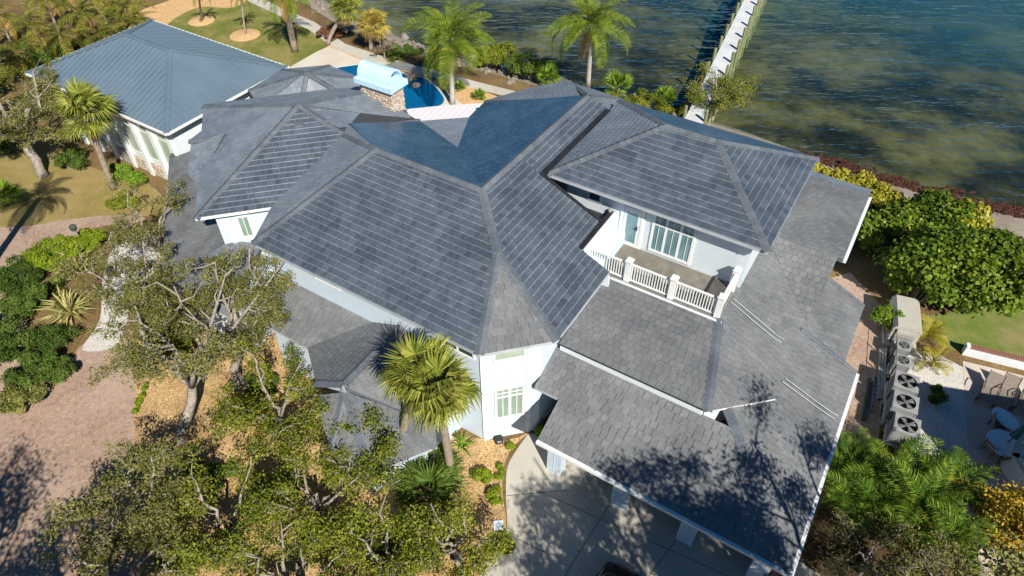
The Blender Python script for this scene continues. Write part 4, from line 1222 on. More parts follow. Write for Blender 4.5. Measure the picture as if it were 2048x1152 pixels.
# ---- palms
def frond_mesh(seed, L, curve, pairs, leaflet, mat, droop=.5, width=.045, vee=.5, stalk=.15):
    """pinnate frond along +X from the origin, arching down"""
    rng = np.random.default_rng(seed); pts = []; ang = 0.0
    p = np.array([0., 0., 0.]); n = 14
    for i in range(n + 1):
        pts.append(p.copy()); ang = -curve * (i / n) ** 1.2; p = p + np.array([math.cos(ang), 0, math.sin(ang)]) * L / n
    mb = MB(); mb.tube([Vector(q) for q in pts], [.035 * (1 - .85 * i / n) + .004 for i in range(n + 1)], 4, mi=1, cap=False)
    sh = [.5] * len(mb.f)
    for i in range(pairs):
        u = stalk + (1 - stalk) * (i + .5) / pairs; k = u * n; i0 = min(int(k), n - 1)
        q = pts[i0] + (pts[i0 + 1] - pts[i0]) * (k - i0); tg = pts[i0 + 1] - pts[i0]; tg /= np.linalg.norm(tg)
        ln = leaflet * math.sin(math.pi * min(1, .12 + u * .9)) ** .6 * rng.uniform(.85, 1.1)
        for sgn in (-1, 1):
            side = np.array([0, sgn, 0.]); up = np.cross(tg, side) * sgn
            if up[2] < 0: up = -up
            d = tg * .55 + side * 1.0 + up * vee * rng.uniform(.4, 1.2); d /= np.linalg.norm(d)
            m1 = q + d * ln * .5; d2 = d + np.array([0, 0, -droop * rng.uniform(.6, 1.5)]); d2 /= np.linalg.norm(d2); e = m1 + d2 * ln * .5
            wv = tg * width * rng.uniform(.8, 1.2)
            mb.poly([q - wv * .5, q + wv * .5, m1 + wv, m1 - wv * .6]); mb.poly([m1 - wv * .6, m1 + wv, e])
            s0 = rng.random(); sh += [s0, min(1, s0 + .1)]
    return finish_mesh('frond', mb.v, mb.f, [mat, mat], mb.m, False, sh)

def fan_mesh(seed, pet, rad, segs, mat, droop=.5, spread=2.1):
    """costapalmate fan leaf: stalk along +X, segments radiating at its end and drooping"""
    rng = np.random.default_rng(seed); mb = MB()
    mb.tube([(0, 0, 0), (pet * .55, 0, -.03), (pet, 0, -.1)], [.025, .018, .014], 4, cap=False); sh = [.6] * len(mb.f)
    hub = np.array([pet, 0, -.1])
    for i in range(segs):
        a = -spread + 2 * spread * (i + .5) / segs + rng.uniform(-.04, .04); ln = rad * (1 - .25 * (abs(a) / spread) ** 2) * rng.uniform(.88, 1.08)
        d = np.array([math.cos(a), math.sin(a), .12 - .1 * math.cos(a)]); w0 = np.array([-math.sin(a), math.cos(a), 0]) * ln * (spread / segs) * .85
        m1 = hub + d * ln * .55; d2 = d + np.array([0, 0, -droop * rng.uniform(.5, 1.5)]); d2 /= np.linalg.norm(d2); e = m1 + d2 * ln * .5
        lift = np.array([0, 0, .02 * (i % 2)])
        mb.poly([hub - w0 * .06, hub + w0 * .06, m1 + w0 * .6 + lift, m1 - w0 * .6 - lift]); mb.poly([m1 - w0 * .6 - lift, m1 + w0 * .6 + lift, e + w0 * .08, e - w0 * .08])
        s0 = rng.random(); sh += [s0, min(1, s0 + .15)]
    return finish_mesh('frond', mb.v, mb.f, [mat], mb.m, False, sh)

def palm(name, label, base, crown, fronds, trunk_r, bark, rng, bulge=0.0, dead=None, group=None, cat='palm tree', scale=1.0, boots=0):
    """fronds: list of (mesh list, count, elevation from, elevation to). base, crown: world points"""
    th = thing(name, label, cat, tuple(base), 0, group)
    rel = Vector(crown) - Vector(base); mb = MB(); n = 7
    pts = [Vector((rel.x * (i / n) ** 1.25, rel.y * (i / n) ** 1.25, rel.z * i / n - (.1 if i == 0 else 0))) for i in range(n + 1)]
    mb.tube(pts, [trunk_r * ((1.35 if i == 0 else 1.1 - .25 * i / n) + bulge * math.sin(math.pi * i / n)) for i in range(n + 1)], 9)
    link('trunk', mb.mesh('trunk', bark, True), th, keep=False)
    for meshes, cnt, e0, e1 in fronds:
        for i in range(cnt):
            o = bpy.data.objects.new('frond', rng.choice(meshes)); COL.objects.link(o); o.parent = th
            az = 2 * math.pi * (i * .618 + rng.uniform(-.06, .06)); el = e0 + (e1 - e0) * ((i + .5) / cnt)
            o.location = rel; o.rotation_euler = (rng.uniform(-.45, .45), -el + rng.uniform(-.2, .2), az)
            sc = scale * rng.uniform(.78, 1.14); o.scale = (sc, sc, sc)
    return th
prng = random.Random(3)
fan = [fan_mesh(i, pt_, rd_, 28, 'sabal_leaf', dr_) for i, (pt_, rd_, dr_) in enumerate(((.95, .95, .9), (.7, 1.05, 1.3), (1.05, .85, .6), (.85, 1.0, 1.6), (.6, .9, 1.0)))]
fan_y = [fan_mesh(20 + i, .7, .95, 26, 'yellow_fan', .7) for i in range(3)]
fan_dead = [fan_mesh(30 + i, .6, .8, 22, 'dry_leaf', 1.6, 1.2) for i in range(2)]
fan_small = [fan_mesh(40 + i, .4, .5, 20, 'citrus_leaf', .35) for i in range(2)]
fan_dark = [fan_mesh(45 + i, .55, .7, 24, 'shrub_leaf', .4) for i in range(2)]
royal = [frond_mesh(i, 3.1, c, 58, .85, 'royal_leaf', 1.3, .021, .3) for i, c in enumerate((1.3, 1.7, 2.0, 1.5))]
royal_dead = [frond_mesh(9, 2.5, .7, 36, .5, 'dry_leaf', 1.2, .035, .2)]
areca = [frond_mesh(50 + i, 2.2, c, 20, .66, 'areca_leaf', .5, .042, .4) for i, c in enumerate((.8, 1.1, 1.35))]
areca_y = [frond_mesh(60 + i, 1.5, c, 26, .5, 'yellow_frond', .4, .022, .6) for i, c in enumerate((.8, 1.2))]
jungle = [frond_mesh(70 + i, 2.4, c, 32, .6, 'jungle_frond', .9, .026, .3) for i, c in enumerate((1.0, 1.4, 1.8))]
jungle_dead = [frond_mesh(80, 2.2, 1.4, 30, .5, 'dry_leaf', 1.3, .04, .1)]

def sabal(label, base_px, crown_px, h, meshes=fan, n=26, sc=1.0, tr=.17, grp=None, dead=6):
    b = U(*base_px); c_ = U(*crown_px, h)
    return palm('sabal_palm', label, b, c_, [(meshes, n, R(80), R(-25)), (fan_dead, dead, R(-45), R(-65))], tr, 'bark_palm', prng, scale=sc, group=grp)
sabal('fan palm with a full green crown in front of the corner bay', (903, 948), (872, 780), 7.2, sc=.98, n=30)
sabal('fan palm leaning behind the crown of the palm by the bay', (800, 925), (836, 752), 7.2, sc=.85, n=22)
sabal('fan palm on a bare leaning trunk before the guest house', (228, 378), (172, 228), 5.6, sc=1.08, n=32)
sabal('green fan palm by the seawall path above the guest house lawn', (655, 90), (690, 22), 3.0, sc=.9, n=24)
sabal('golden yellow fan palm by the seawall path above the chimney', (742, 100), (745, 50), 2.4, fan_y, 30, 1.0)
def coco(label, base_px, crown_px, h, n=17, sc=1.0, tr=.17, dead=2, bark='bark_royal'):
    b = U(*base_px); c_ = U(*crown_px, h)
    return palm('coconut_palm', label, b, c_, [(royal, n, R(75), R(-30)), (royal_dead, dead, R(-50), R(-75))], tr, bark, prng, .08, scale=sc)
coco('tall feathery palm beside the pool left of the roof ridge', (905, 208), (903, 72), 5.6, 26, 1.22)
coco('tall feathery palm at the water behind the middle of the roof', (1176, 172), (1182, 46), 5.6, 24, 1.2)
coco('feathery palm on a thick grey trunk on the guest house lawn', (590, 103), (566, -22), 5.6, 16, .95, .24, 4, 'bark_palm')
# young lawn trees, crowns above the picture
for (bx, by), (cx_, cy_), lab in (((405, 42), (397, -18), 'thin young palm in the left mulch ring on the far lawn'), ((492, 70), (482, -8), 'thin young palm in the right mulch ring on the far lawn')):
    palm('young_palm', lab, U(bx, by), U(cx_, cy_, 3.4), [(jungle, 9, R(60), R(-40))], .09, 'bark_palm', prng, scale=.6, cat='palm tree')
# dense stand of palms behind the guest house
jr = random.Random(8)
for k, (x, y, h, lab) in enumerate(((30, 60, 4.5, 'leftmost palm of the stand behind the guest house'), (95, 80, 5, 'yellowish palm of the stand nearest the left oak'), (150, 100, 4.6, 'palm overhanging the left end of the blue roof'),
                      (190, 55, 5, 'palm in the second row behind the blue roof'), (230, 90, 4.4, 'palm close behind the blue roof ridge end'), (265, 50, 5, 'drooping palm left of the far mulch bed'), (300, 62, 4, 'palm nearest the far corner of the blue roof'),
                      (120, 30, 5.2, 'tall palm at the back of the palm stand'), (215, 10, 5, 'palm at the top edge of the picture behind the blue roof'), (60, 118, 3.8, 'low palm between the oak and the palm stand'), (165, 8, 5.2, 'brown-fronded palm at the top edge left of the far mulch bed'))):
    b = U(x, y + 40)
    palm('feather_palm', lab, b, b + Vector((jr.uniform(-.5, .5), jr.uniform(-.5, .5), h * .62)), [(jungle, 15, R(70), R(-35)), (jungle_dead, 4, R(-40), R(-70))], .1, 'bark_palm', jr, scale=1.05)
# clumping palms between the garage and the neighbour
ar = random.Random(12)
for x, y, h, lab in ((1700, 930, 1.5, 'green clumping palm hard against the garage eave'), (1765, 945, 1.8, 'clumping palm just below the lowest condenser unit'), (1845, 965, 2.0, 'clumping palm on the gravel edge'), (1735, 985, 2.2, 'clumping palm in the middle of the group by the garage'),
                  (1800, 1010, 2.4, 'clumping palm above the twiggy bush'), (1880, 1000, 2.6, 'clumping palm with wide fronds over the shaded gravel'), (1690, 1010, 1.6, 'clumping palm in the shade of the garage corner'), (1870, 1090, 2.0, 'lowest clumping palm beside the golden shrub'), (1660, 950, 1.3, 'small clumping palm under the garage eave'), (1770, 960, 2.2, 'clumping palm at the heart of the group'), (1850, 1050, 2.2, 'clumping palm left of the golden bush')):
    b = U(x, y + 35); th = thing('clumping_palm', lab, 'palm', tuple(b), 0, 'clumping palms by the garage')
    for s_ in range(3):
        of = Vector((ar.uniform(-.5, .5), ar.uniform(-.5, .5), 0)); top = of + Vector((ar.uniform(-.2, .2), ar.uniform(-.2, .2), h * ar.uniform(.55, .8)))
        mb = MB(); mb.tube([of, top], [.05, .035], 6); link('stem', mb.mesh('stem', 'hedge_leaf'), th, keep=False)
        for i in range(5):
            o = bpy.data.objects.new('frond', ar.choice(areca_y if ar.random() < .12 else areca)); COL.objects.link(o); o.parent = th
            o.location = top; o.rotation_euler = (ar.uniform(-.3, .3), -R(ar.uniform(10, 75)), ar.uniform(0, 6.28)); o.scale = (ar.uniform(.7, 1),) * 3
for x, y, lab in ((1850, 665, 'yellow-green palm tuft between the generator and the side lawn'), (1862, 720, 'yellow-green palm tuft beside the white gravel')):
    b = U(x, y + 12); th = thing('clumping_palm', lab, 'palm', tuple(b))
    for i in range(12):
        o = bpy.data.objects.new('frond', ar.choice(areca_y)); COL.objects.link(o); o.parent = th
        o.location = (0, 0, .3); o.rotation_euler = (ar.uniform(-.3, .3), -R(ar.uniform(15, 75)), ar.uniform(0, 6.28)); o.scale = (ar.uniform(.6, .85),) * 3
    mb = MB(); mb.tube([(0, 0, -.05), (0, 0, .35)], [.07, .05], 6); link('stem', mb.mesh('stem', 'hedge_leaf'), th, keep=False)
# small fan palms in the beds
for x, y, h, ms_, sc, lab in ((1236, 178, .5, fan_small, 1.5, 'bright fan palm behind the tower roof left of the dock'), (1325, 200, .4, fan_small, 1.3, 'small fan palm at the water left of the dock'), (1095, 160, .4, fan_small, 1.5, 'fan palm in the mangroves behind the roof ridge'),
                       (920, 172, .2, fan_small, .7, 'tiny fan plant in the orange mulch near the pool'), (958, 190, .2, fan_small, .8, 'tiny fan plant in the orange mulch by the roof'), (860, 1000, .7, fan_dark, 1.3, 'dark fan palm below the trunk of the bay palm'), (800, 1120, .4, fan_dark, 1.2, 'small fan palm under the lowest oaks'),
                       (870, 930, .4, fan_dark, 1.0, 'small dark fan palm at the foot of the bay palm'), (20, 400, .6, fan_small, 1.4, 'fan palm cut by the left edge on the dry lawn'), (790, 110, .25, fan_dark, .8, 'grey-green fan tuft on the wall above the chimney')):
    b = U(x, y + 8); palm('fan_plant', lab, b, b + Vector((0, 0, h)), [(ms_, 16, R(85), R(-5))], .09, 'bark_palm', prng, scale=sc, cat='palm')

# striped spiky plants by the gravel path
def spiky(label, px, n, L, mat, name='spiky_plant'):
    b = U(*px); th = thing(name, label, 'plant', tuple(b)); sr = random.Random(int(px[0]))
    for i in range(n):
        mb = MB(); el = R(sr.uniform(15, 80)); l_ = L * sr.uniform(.7, 1.1); w_ = .055
        p0, p1, p2 = Vector((.05, 0, .03)), Vector((math.cos(el) * l_ * .55, 0, math.sin(el) * l_ * .6)), Vector((math.cos(el) * l_ * 1.05 + .1, 0, math.sin(el) * l_ * .75 - .05))
        mb.poly([p0 + Vector((0, -w_ * .6, 0)), p0 + Vector((0, w_ * .6, 0)), p1 + Vector((0, w_, 0)), p1 + Vector((0, -w_, 0))]); mb.poly([p1 + Vector((0, -w_, 0)), p1 + Vector((0, w_, 0)), p2])
        me = finish_mesh('leaf', mb.v, mb.f, mat, mb.m, False, [sr.random() * .9 + .05] * 2)
        o = bpy.data.objects.new('leaf', me); COL.objects.link(o); o.parent = th; o.rotation_euler = (0, 0, i * 2.4 + sr.uniform(-.2, .2))
spiky('yellow striped spiky plant by the hedge', (158, 540), 70, 1.9, 'agave_leaf')
spiky('yellow striped spiky plant nearest the brick driveway', (142, 628), 70, 1.8, 'agave_leaf')
spiky('grey-green spiky plant between the two striped ones', (125, 575), 30, 1.1, 'shrub_leaf')
spiky('lime green tropical plant at the foot of the bay wall', (925, 895), 18, .8, 'citrus_leaf', 'leafy_plant')
spiky('dark red leafy plant beside the bay palm', (905, 872), 14, .6, 'brown_leaf', 'leafy_plant')

# ---- oaks: every tree its own shape
def oak_at(label, px, H, Rr, seed, **kw):
    b = U(*px); return place('oak_tree', label, 'oak tree', oak_meshes(seed, H, Rr, **kw), b, 0)
ob = U(362, 885)
lp_ = lambda *pp: [U(x, y, z) - ob for x, y, z in pp]
fkp = U(384, 775, 1.9) - ob
place('oak_tree', 'large forked oak with pale limbs over the front path', 'oak tree', oak_meshes(101, 6.4, 3.7, limbs=8, sub=6, twigs=5, leaves=44, r0=.22, fork=fkp.z / 6.4, lean=(fkp.x * 2, fkp.y * 2), low=.68,
      limb_paths=[lp_((312, 705, 2.9), (290, 600, 4.6)), lp_((420, 655, 3.6), (445, 570, 5.2)), lp_((400, 690, 3.0), (360, 600, 5.0)), lp_((440, 690, 3.2), (540, 560, 5.6))]), ob)
oak_at('oak reaching over the left end of the front slope', (470, 770), 6.4, 3.1, 102, limbs=6, sub=6, leaves=44, r0=.2, lean=(.9, .9), low=.62)
oak_at('oak crown overhanging the gravel path', (290, 700), 5.4, 2.3, 103, limbs=6, sub=5, leaves=40, r0=.16, lean=(-.1, 1.9), low=.65)
oak_at('grey twiggy oak by the low roof of the left wing', (330, 560), 5.0, 2.2, 104, limbs=5, sub=5, leaves=28, r0=.16, lean=(-.1, 1.2), low=.6, bare=.15)
oak_at('oak filling the bed beside the brick driveway', (318, 1075), 4.4, 2.2, 105, limbs=6, sub=7, leaves=39, r0=.18, leafmat='oak_leaf', low=.45)
oak_at('oak between the forked oak and the porch roof', (575, 890), 4.8, 2.1, 106, limbs=6, sub=6, leaves=39, r0=.18, leafmat='oak_leaf_green', low=.5)
oak_at('oak at the bottom edge near the driveway', (300, 1200), 4.2, 2.6, 107, limbs=6, sub=6, leaves=35, r0=.18, leafmat='oak_leaf', low=.4)
oak_at('bright green oak in the middle of the front bed', (480, 1100), 4.2, 2.3, 108, limbs=6, sub=6, leaves=37, r0=.16, leafmat='oak_leaf_green', low=.4)
oak_at('oak below the porch roof with white forked twigs', (650, 1050), 4.0, 2.2, 109, limbs=6, sub=6, leaves=35, r0=.16, leafmat='oak_leaf_green', low=.4)
oak_at('oak at the bottom edge in the middle of the front bed', (610, 1200), 3.8, 2.3, 110, limbs=6, sub=6, leaves=35, r0=.16, leafmat='oak_leaf_green', low=.35)
oak_at('slender oak standing against the porch roof', (745, 985), 4.6, 1.5, 111, limbs=5, sub=5, leaves=32, r0=.12, leafmat='oak_leaf_green', low=.4)
oak_at('oak at the bottom edge below the bay palm', (790, 1150), 3.6, 2.2, 112, limbs=6, sub=6, leaves=34, r0=.15, leafmat='oak_leaf_green', low=.35)
oak_at('oak at the bottom edge beside the concrete apron', (915, 1130), 3.2, 1.9, 113, limbs=6, sub=6, leaves=31, r0=.14, leafmat='oak_leaf_green', low=.3)
oak_at('old grey oak at the left edge before the palm stand', (88, 352), 7.0, 5.0, 114, limbs=8, sub=8, twigs=6, leaves=60, r0=.3, lean=(-1.0, 1.2), low=.45)
oak_at('oak at the far left edge above the dry lawn', (-20, 250), 6.5, 3.6, 115, limbs=7, sub=7, twigs=6, leaves=60, r0=.25, low=.4, leafmat='oak_leaf_green')
# tall oaks below the picture whose shade falls on the garage roof and the driveway
for (x, y), H, Rr, sd_, lab, ln in (((12.8, 3.0), 13.4, 4.7, 121, 'tall sparse oak shading the garage roof', (.2, .6)), ((8.4, 2.0), 12.4, 3.7, 126, 'tall oak shading the left half of the garage roof', (0, 0)), ((8.6, .8), 11.5, 4.3, 122, 'tall oak shading the concrete apron', (0, 0)), ((-12.8, 3.6), 9.6, 3.6, 123, 'tall oak shading the lower brick driveway', (-.5, 0)),
                              ((-18.0, 3.0), 10.5, 3.8, 124, 'tall oak shading the driveway at the left edge', (0, 0)), ((-25.0, 12.5), 8.0, 3.0, 125, 'oak left of the picture shading the upper driveway', (-.8, 0))):
    place('oak_tree', lab, 'oak tree', oak_meshes(sd_, H, Rr, limbs=7, sub=7, leaves=110 if x > 0 else 42, r0=.28, low=.7, lean=ln, thin=1.0, tuft=.36, leaf=.075), (x, y, 0))
b = Vector((-28.6, 24.3, 0)); palm('coconut_palm', 'feathery palm left of the picture whose shadow lies on the dry lawn', b, b + Vector((3.0, .5, 9)), [(royal, 20, R(70), R(-25))], .22, 'bark_palm', prng, scale=.85)
# thin, partly bare trees
def twiggy(label, px, H, Rr, seed, mat, z=0.0, **kw):
    b = U(px[0], px[1], z); b.z = z
    return place('twiggy_tree', label, 'tree', oak_meshes(seed, H, Rr, leafmat=mat, **kw), b)
twiggy('half bare tree growing beside the start of the dock', (1425, 240), 3.6, 2.3, 131, 'mangrove_leaf', -.3, limbs=7, sub=7, twigs=7, leaves=30, r0=.12, low=.3, bare=.2, tuft=.22)
twiggy('grey twiggy bush at the garage corner', (1720, 1150), 2.6, 1.7, 132, 'oak_leaf', 0, limbs=7, sub=6, twigs=8, leaves=14, r0=.08, low=.3, bare=.45, tuft=.2, leaf=.06)
twiggy('second grey twiggy bush left of the golden shrub', (1840, 1190), 2.2, 1.6, 133, 'oak_leaf', 0, limbs=7, sub=6, twigs=8, leaves=14, r0=.08, low=.3, bare=.45, tuft=.2, leaf=.06)
twiggy('pale bare tree between the golden palm and the pool', (770, 118), 2.0, 1.0, 134, 'brown_leaf', 0, limbs=5, sub=4, twigs=6, leaves=5, r0=.06, low=.3, bare=.6)
place('golden_tree', 'golden yellow leafed small tree in the lower right corner', 'tree', oak_meshes(141, 4.2, 1.6, limbs=7, sub=6, leaves=50, leafmat='gold_leaf', r0=.08, low=.3, leaf=.07, tuft=.26), U(2030, 1110))
place('golden_tree', 'golden yellow leafed bush left of the corner tree', 'tree', oak_meshes(142, 3.2, 1.0, limbs=6, sub=5, leaves=46, leafmat='gold_leaf', r0=.06, low=.3, leaf=.07, tuft=.24), U(1968, 1090))

# ---- hedges and shrubs
def sh(label, px, rx, ry, h, lobes, leaves, leaf, mat, seed, name='shrub', cat='shrub', z=0.0, rot=0, **kw):
    return put_shrub(name, label, cat, px, z, shrub_meshes(seed, rx, ry, h, lobes, leaves, leaf, mat, **kw), rot)
sh('bright green hedge along the curve of the driveway', (140, 520), 2.6, 1.2, 1.3, 40, 15000, .075, 'hedge_leaf', 201, 'hedge', 'hedge', rot=R(38))
sh('dark shrub left of the striped spiky plants', (52, 625), 1.4, 1.4, 1.4, 24, 8000, .08, 'shrub_leaf', 202)
sh('dark shrub at the left edge', (20, 700), 2.0, 1.9, 1.5, 24, 8000, .08, 'shrub_leaf', 203)
sh('dark spreading shrub between the driveway and the spiky plants', (112, 690), 1.3, 1.0, 1.0, 18, 5200, .06, 'shrub_leaf', 260)
sh('undergrowth at the foot of the palm stand', (95, 130), 5.5, 2.2, 1.6, 40, 9000, .1, 'shrub_leaf', 261)
sh('undergrowth behind the blue roof', (220, 100), 5.0, 2.0, 1.5, 36, 8000, .1, 'shrub_leaf', 262, rot=R(25))
sh('dark bush at the left edge below the oak', (15, 300), 2.2, 1.6, 1.4, 20, 5000, .08, 'shrub_leaf', 263)
sh('dark shrub at the corner of the brick driveway', (95, 760), 1.7, 1.2, 1.2, 22, 7000, .075, 'shrub_leaf', 204)
sh('brownish shrub beside the brick driveway', (40, 810), 1.5, .9, 1.0, 16, 4500, .07, 'oak_leaf', 205)
sh('green hedge round the forked oak trunk', (350, 700), 1.3, 1.2, .8, 20, 7000, .065, 'oak_leaf_green', 206, 'hedge', 'hedge')
sh('clipped hedge along the stone base of the guest house', (255, 360), 2.6, .55, .9, 24, 8000, .075, 'citrus_leaf', 207, 'hedge', 'hedge', rot=R(-32))
sh('dry bush at the foot of the leaning fan palm', (250, 415), 1.0, .8, .8, 12, 3500, .07, 'mangrove_leaf', 208)
sh('dark bush beneath the old oak', (150, 335), 1.4, 1.0, 1.3, 14, 4000, .08, 'shrub_leaf', 209)
sh('mangrove bush behind the pool palm', (985, 130), 2.2, 1.6, 1.9, 26, 8000, .09, 'mangrove_leaf', 210, z=-.2)
sh('dark mangrove bush behind the roof ridge', (1060, 155), 2.4, 1.4, 1.8, 26, 8000, .09, 'shrub_leaf', 211, z=-.2)
sh('mangrove bush beside the pool palm trunk', (900, 120), 1.6, 1.1, 1.2, 16, 5000, .085, 'mangrove_leaf', 212, z=-.1)
sh('low green shrubs behind the tower roof', (1275, 215), 2.6, 1.0, 1.0, 20, 6000, .09, 'mangrove_leaf', 213, z=-.1, rot=R(-25))
sh('low shrub at the foot of the dock', (1345, 232), 1.3, .8, .8, 12, 3500, .09, 'mangrove_leaf', 214, z=-.2)
sh('dark scrub below the green fan palm', (665, 78), 1.8, .9, .8, 14, 4000, .08, 'brown_leaf', 215, z=-.1)
sh('dark scrub below the golden fan palm', (800, 112), 2.2, .8, .8, 16, 4500, .08, 'shrub_leaf', 216, z=-.2)
for k, (x, y, rx, ry, h, lo, mat, lab) in enumerate(((1690, 362, 1.5, .9, 1.1, 20, 'seagrape_yellow', 'yellow-green sea grape at the tower roof corner'), (1755, 388, 1.5, 1.0, 1.1, 20, 'seagrape_yellow', 'second yellow-green sea grape along the shore'),
        (1620, 345, 1.4, .8, 1.0, 14, 'seagrape_yellow', 'low yellow-green sea grape behind the tower roof'), (1835, 450, 2.6, 2.0, 2.4, 40, 'seagrape_leaf', 'sea grape bush nearest the shore'),
        (1905, 450, 1.6, 1.2, 2.2, 24, 'seagrape_yellow', 'golden topped sea grape by the sand'), (1830, 572, 2.6, 2.2, 4.2, 66, 'seagrape_leaf', 'large round sea grape beside the house wall'),
        (1930, 590, 2.8, 2.2, 4.4, 66, 'seagrape_leaf', 'largest sea grape bush above the side lawn'), (2030, 575, 1.9, 1.7, 1.8, 30, 'oak_leaf_green', 'finer leafed shrub at the right edge'), (1750, 470, 1.2, 1.4, 1.8, 20, 'seagrape_leaf', 'sea grape in the shade of the house corner'))):
    sh(lab, (x, y + 22), rx, ry, h, lo, lo * 240, .092 if 'seagrape' in mat else .065, mat, 230 + k, 'sea_grape' if 'seagrape' in mat else 'shrub', 'shrub', shape='hex' if 'seagrape' in mat else 'diamond', clump=.62)
for k, (x, y, lab) in enumerate(((430, 960, 'dark shrub added as shade at the centre of the front bed'), (560, 985, 'dark shrub added as shade below the porch corner'), (380, 1120, 'dark shrub added as shade near the driveway at the bottom'), (700, 1080, 'dark shrub added as shade under the lower oaks'), (860, 1085, 'dark shrub added as shade beside the lowest fan palm'), (520, 780, 'dark shrub added as shade behind the forked oak'))):
    sh(lab, (x, y), 1.1, .8, .8, 14, 3600, .065, 'shrub_leaf', 270 + k)  # added dark shrubs standing in for dense tree shade on the ground
sh('deep green shrub between spiky plants and left edge', (40, 575), 1.5, 1.2, 1.4, 20, 6000, .07, 'shrub_leaf', 280)
sh('bright citrus bush beside the generator', (1762, 660), .75, .7, 1.6, 16, 3200, .085, 'citrus_leaf', 250)
sh('dark shaded shrub beside the condenser units', (1872, 800), .45, .6, .6, 8, 1600, .07, 'shrub_leaf', 251)
sh('small shrub in the bed in front of the bay', (965, 958), .4, .35, .45, 8, 1500, .06, 'hedge_leaf', 252)
sh('low weedy shrub beside the concrete apron', (985, 1000), .35, .4, .3, 6, 1000, .05, 'hedge_leaf', 253)
sh('shrub overhanging the apron at the bottom', (1000, 1105), .5, .5, .5, 8, 1500, .06, 'oak_leaf_green', 254)
sh('plants in the dark gap between bay and garage', (1088, 862), .4, .5, .7, 8, 1400, .08, 'citrus_leaf', 255)
sh('small shrub by the bay corner', (1020, 890), .2, .25, .25, 5, 700, .05, 'hedge_leaf', 256)
sh('tropical bush under the forked oak', (500, 830), .9, .8, .8, 12, 2400, .09, 'gold_leaf', 257)
sh('row of low green tufts edging the driveway', (284, 800), .12, 1.3, .2, 14, 2200, .045, 'hedge_leaf', 258, 'border_plants', 'plants')
sh('low weeds along the curved edge of the concrete', (1000, 960), .15, 1.6, .14, 12, 1500, .04, 'hedge_leaf', 259, 'border_plants', 'plants')

# fallen leaves on the paving and in the beds
rng_ = np.random.default_rng(77); pts_ = []
for x0, x1, y0, y1, n_ in ((0, 270, 700, 1150, 700), (270, 1000, 850, 1150, 1500), (1010, 1400, 950, 1150, 120), (1690, 1760, 700, 900, 250)):
    for _ in range(n_):
        w_ = U(rng_.uniform(x0, x1), rng_.uniform(y0, y1)); pts_.append((w_.x, w_.y, .035))
v, f, sh_ = leaf_cloud(np.array(pts_), .05, upbias=4, rng=rng_)
o = link('fallen_leaves', np_mesh('fallen_leaves', v, f, 'dry_leaf', shade=sh_)); o['kind'] = 'stuff'; tag(o, 'fallen brown leaves scattered over driveway, beds and apron', 'leaves')

# ================================================================== service yard and neighbour's patio
# condenser units
def condenser(label, px, size, h, stand):
    b = U(px[0], px[1], stand + h); th = thing('condenser_unit', label, 'air conditioner', (b.x, b.y, 0), math.atan2(E1.y, E1.x) + R(4), 'condenser units')
    hs = size / 2
    if stand > .1:
        mb = MB(); mb.cbox((0, 0, stand - .04), hs + .06, hs + .06, .04)
        for sx in (-1, 1):
            for sy in (-1, 1): mb.cbox((sx * hs * .9, sy * hs * .9, stand / 2 - .04), .05, .05, stand / 2 - .04)
        link('stand', mb.mesh('stand', 'concrete'), th, keep=False)
    mb = MB(); n = 14
    mb.cbox((0, 0, stand + h / 2), hs - .02, hs - .02, h / 2 - .02)
    for sx in (-1, 1):
        for sy in (-1, 1): mb.cbox((sx * (hs - .04), sy * (hs - .04), stand + h / 2), .04, .04, h / 2)
    for k in range(n):
        z = stand + h * (.08 + .84 * k / (n - 1))
        mb.cbox((0, 0, z), hs, hs, .008)
    link('cabinet', mb.mesh('cabinet', 'ac_gray'), th, keep=False)
    mb = MB(); r_ = hs * .8; z = stand + h
    seg = 24                                 # top plate with a round opening
    for k in range(seg):
        a0, a1 = 2 * math.pi * k / seg, 2 * math.pi * (k + 1) / seg
        def sq(a): m_ = max(abs(math.cos(a)), abs(math.sin(a))); return Vector((hs * math.cos(a) / m_, hs * math.sin(a) / m_, z + .02))
        mb.poly([(r_ * math.cos(a0), r_ * math.sin(a0), z + .03), sq(a0), sq(a1), (r_ * math.cos(a1), r_ * math.sin(a1), z + .03)])
        mb.poly([sq(a0), sq(a0) - Vector((0, 0, .06)), sq(a1) - Vector((0, 0, .06)), sq(a1)])
    link('top_plate', mb.mesh('top_plate', 'metal_gray'), th, keep=False)
    mb = MB(); mb.lathe((0, 0, z - .04), [(r_ + .02, .0), (r_ + .02, .02)], 24); link('fan_well', mb.mesh('fan_well', 'black_metal'), th, keep=False)
    mb = MB()
    for k in range(4):
        a = k * math.pi / 2 + .4; d = Vector((math.cos(a), math.sin(a), 0)); s_ = Vector((-d.y, d.x, 0))
        mb.poly([d * .08 + Vector((0, 0, z - .005)), d * r_ * .85 - s_ * .05 + Vector((0, 0, z - .01)), d * r_ * .85 + s_ * .2 + Vector((0, 0, z + .01)), d * .08 + s_ * .08 + Vector((0, 0, z))])
    mb.lathe((0, 0, z - .005), [(.1, 0), (.1, .03), (.03, .04)], 10)
    link('fan', mb.mesh('fan', 'ac_gray'), th, keep=False)
    mb = MB()
    for rr_ in (.35, .6, .85): mb.tube([(r_ * rr_ * math.cos(2 * math.pi * k / 16), r_ * rr_ * math.sin(2 * math.pi * k / 16), z + .035) for k in range(17)], .006, 3, cap=False)
    for k in range(10): mb.bar((0, 0, z + .035), (r_ * math.cos(k * .628), r_ * math.sin(k * .628), z + .03), .008)
    link('guard', mb.mesh('guard', 'black_metal'), th, keep=False)
condenser('small sunlit condenser unit nearest the generator', (1808, 691), .62, .7, .25)
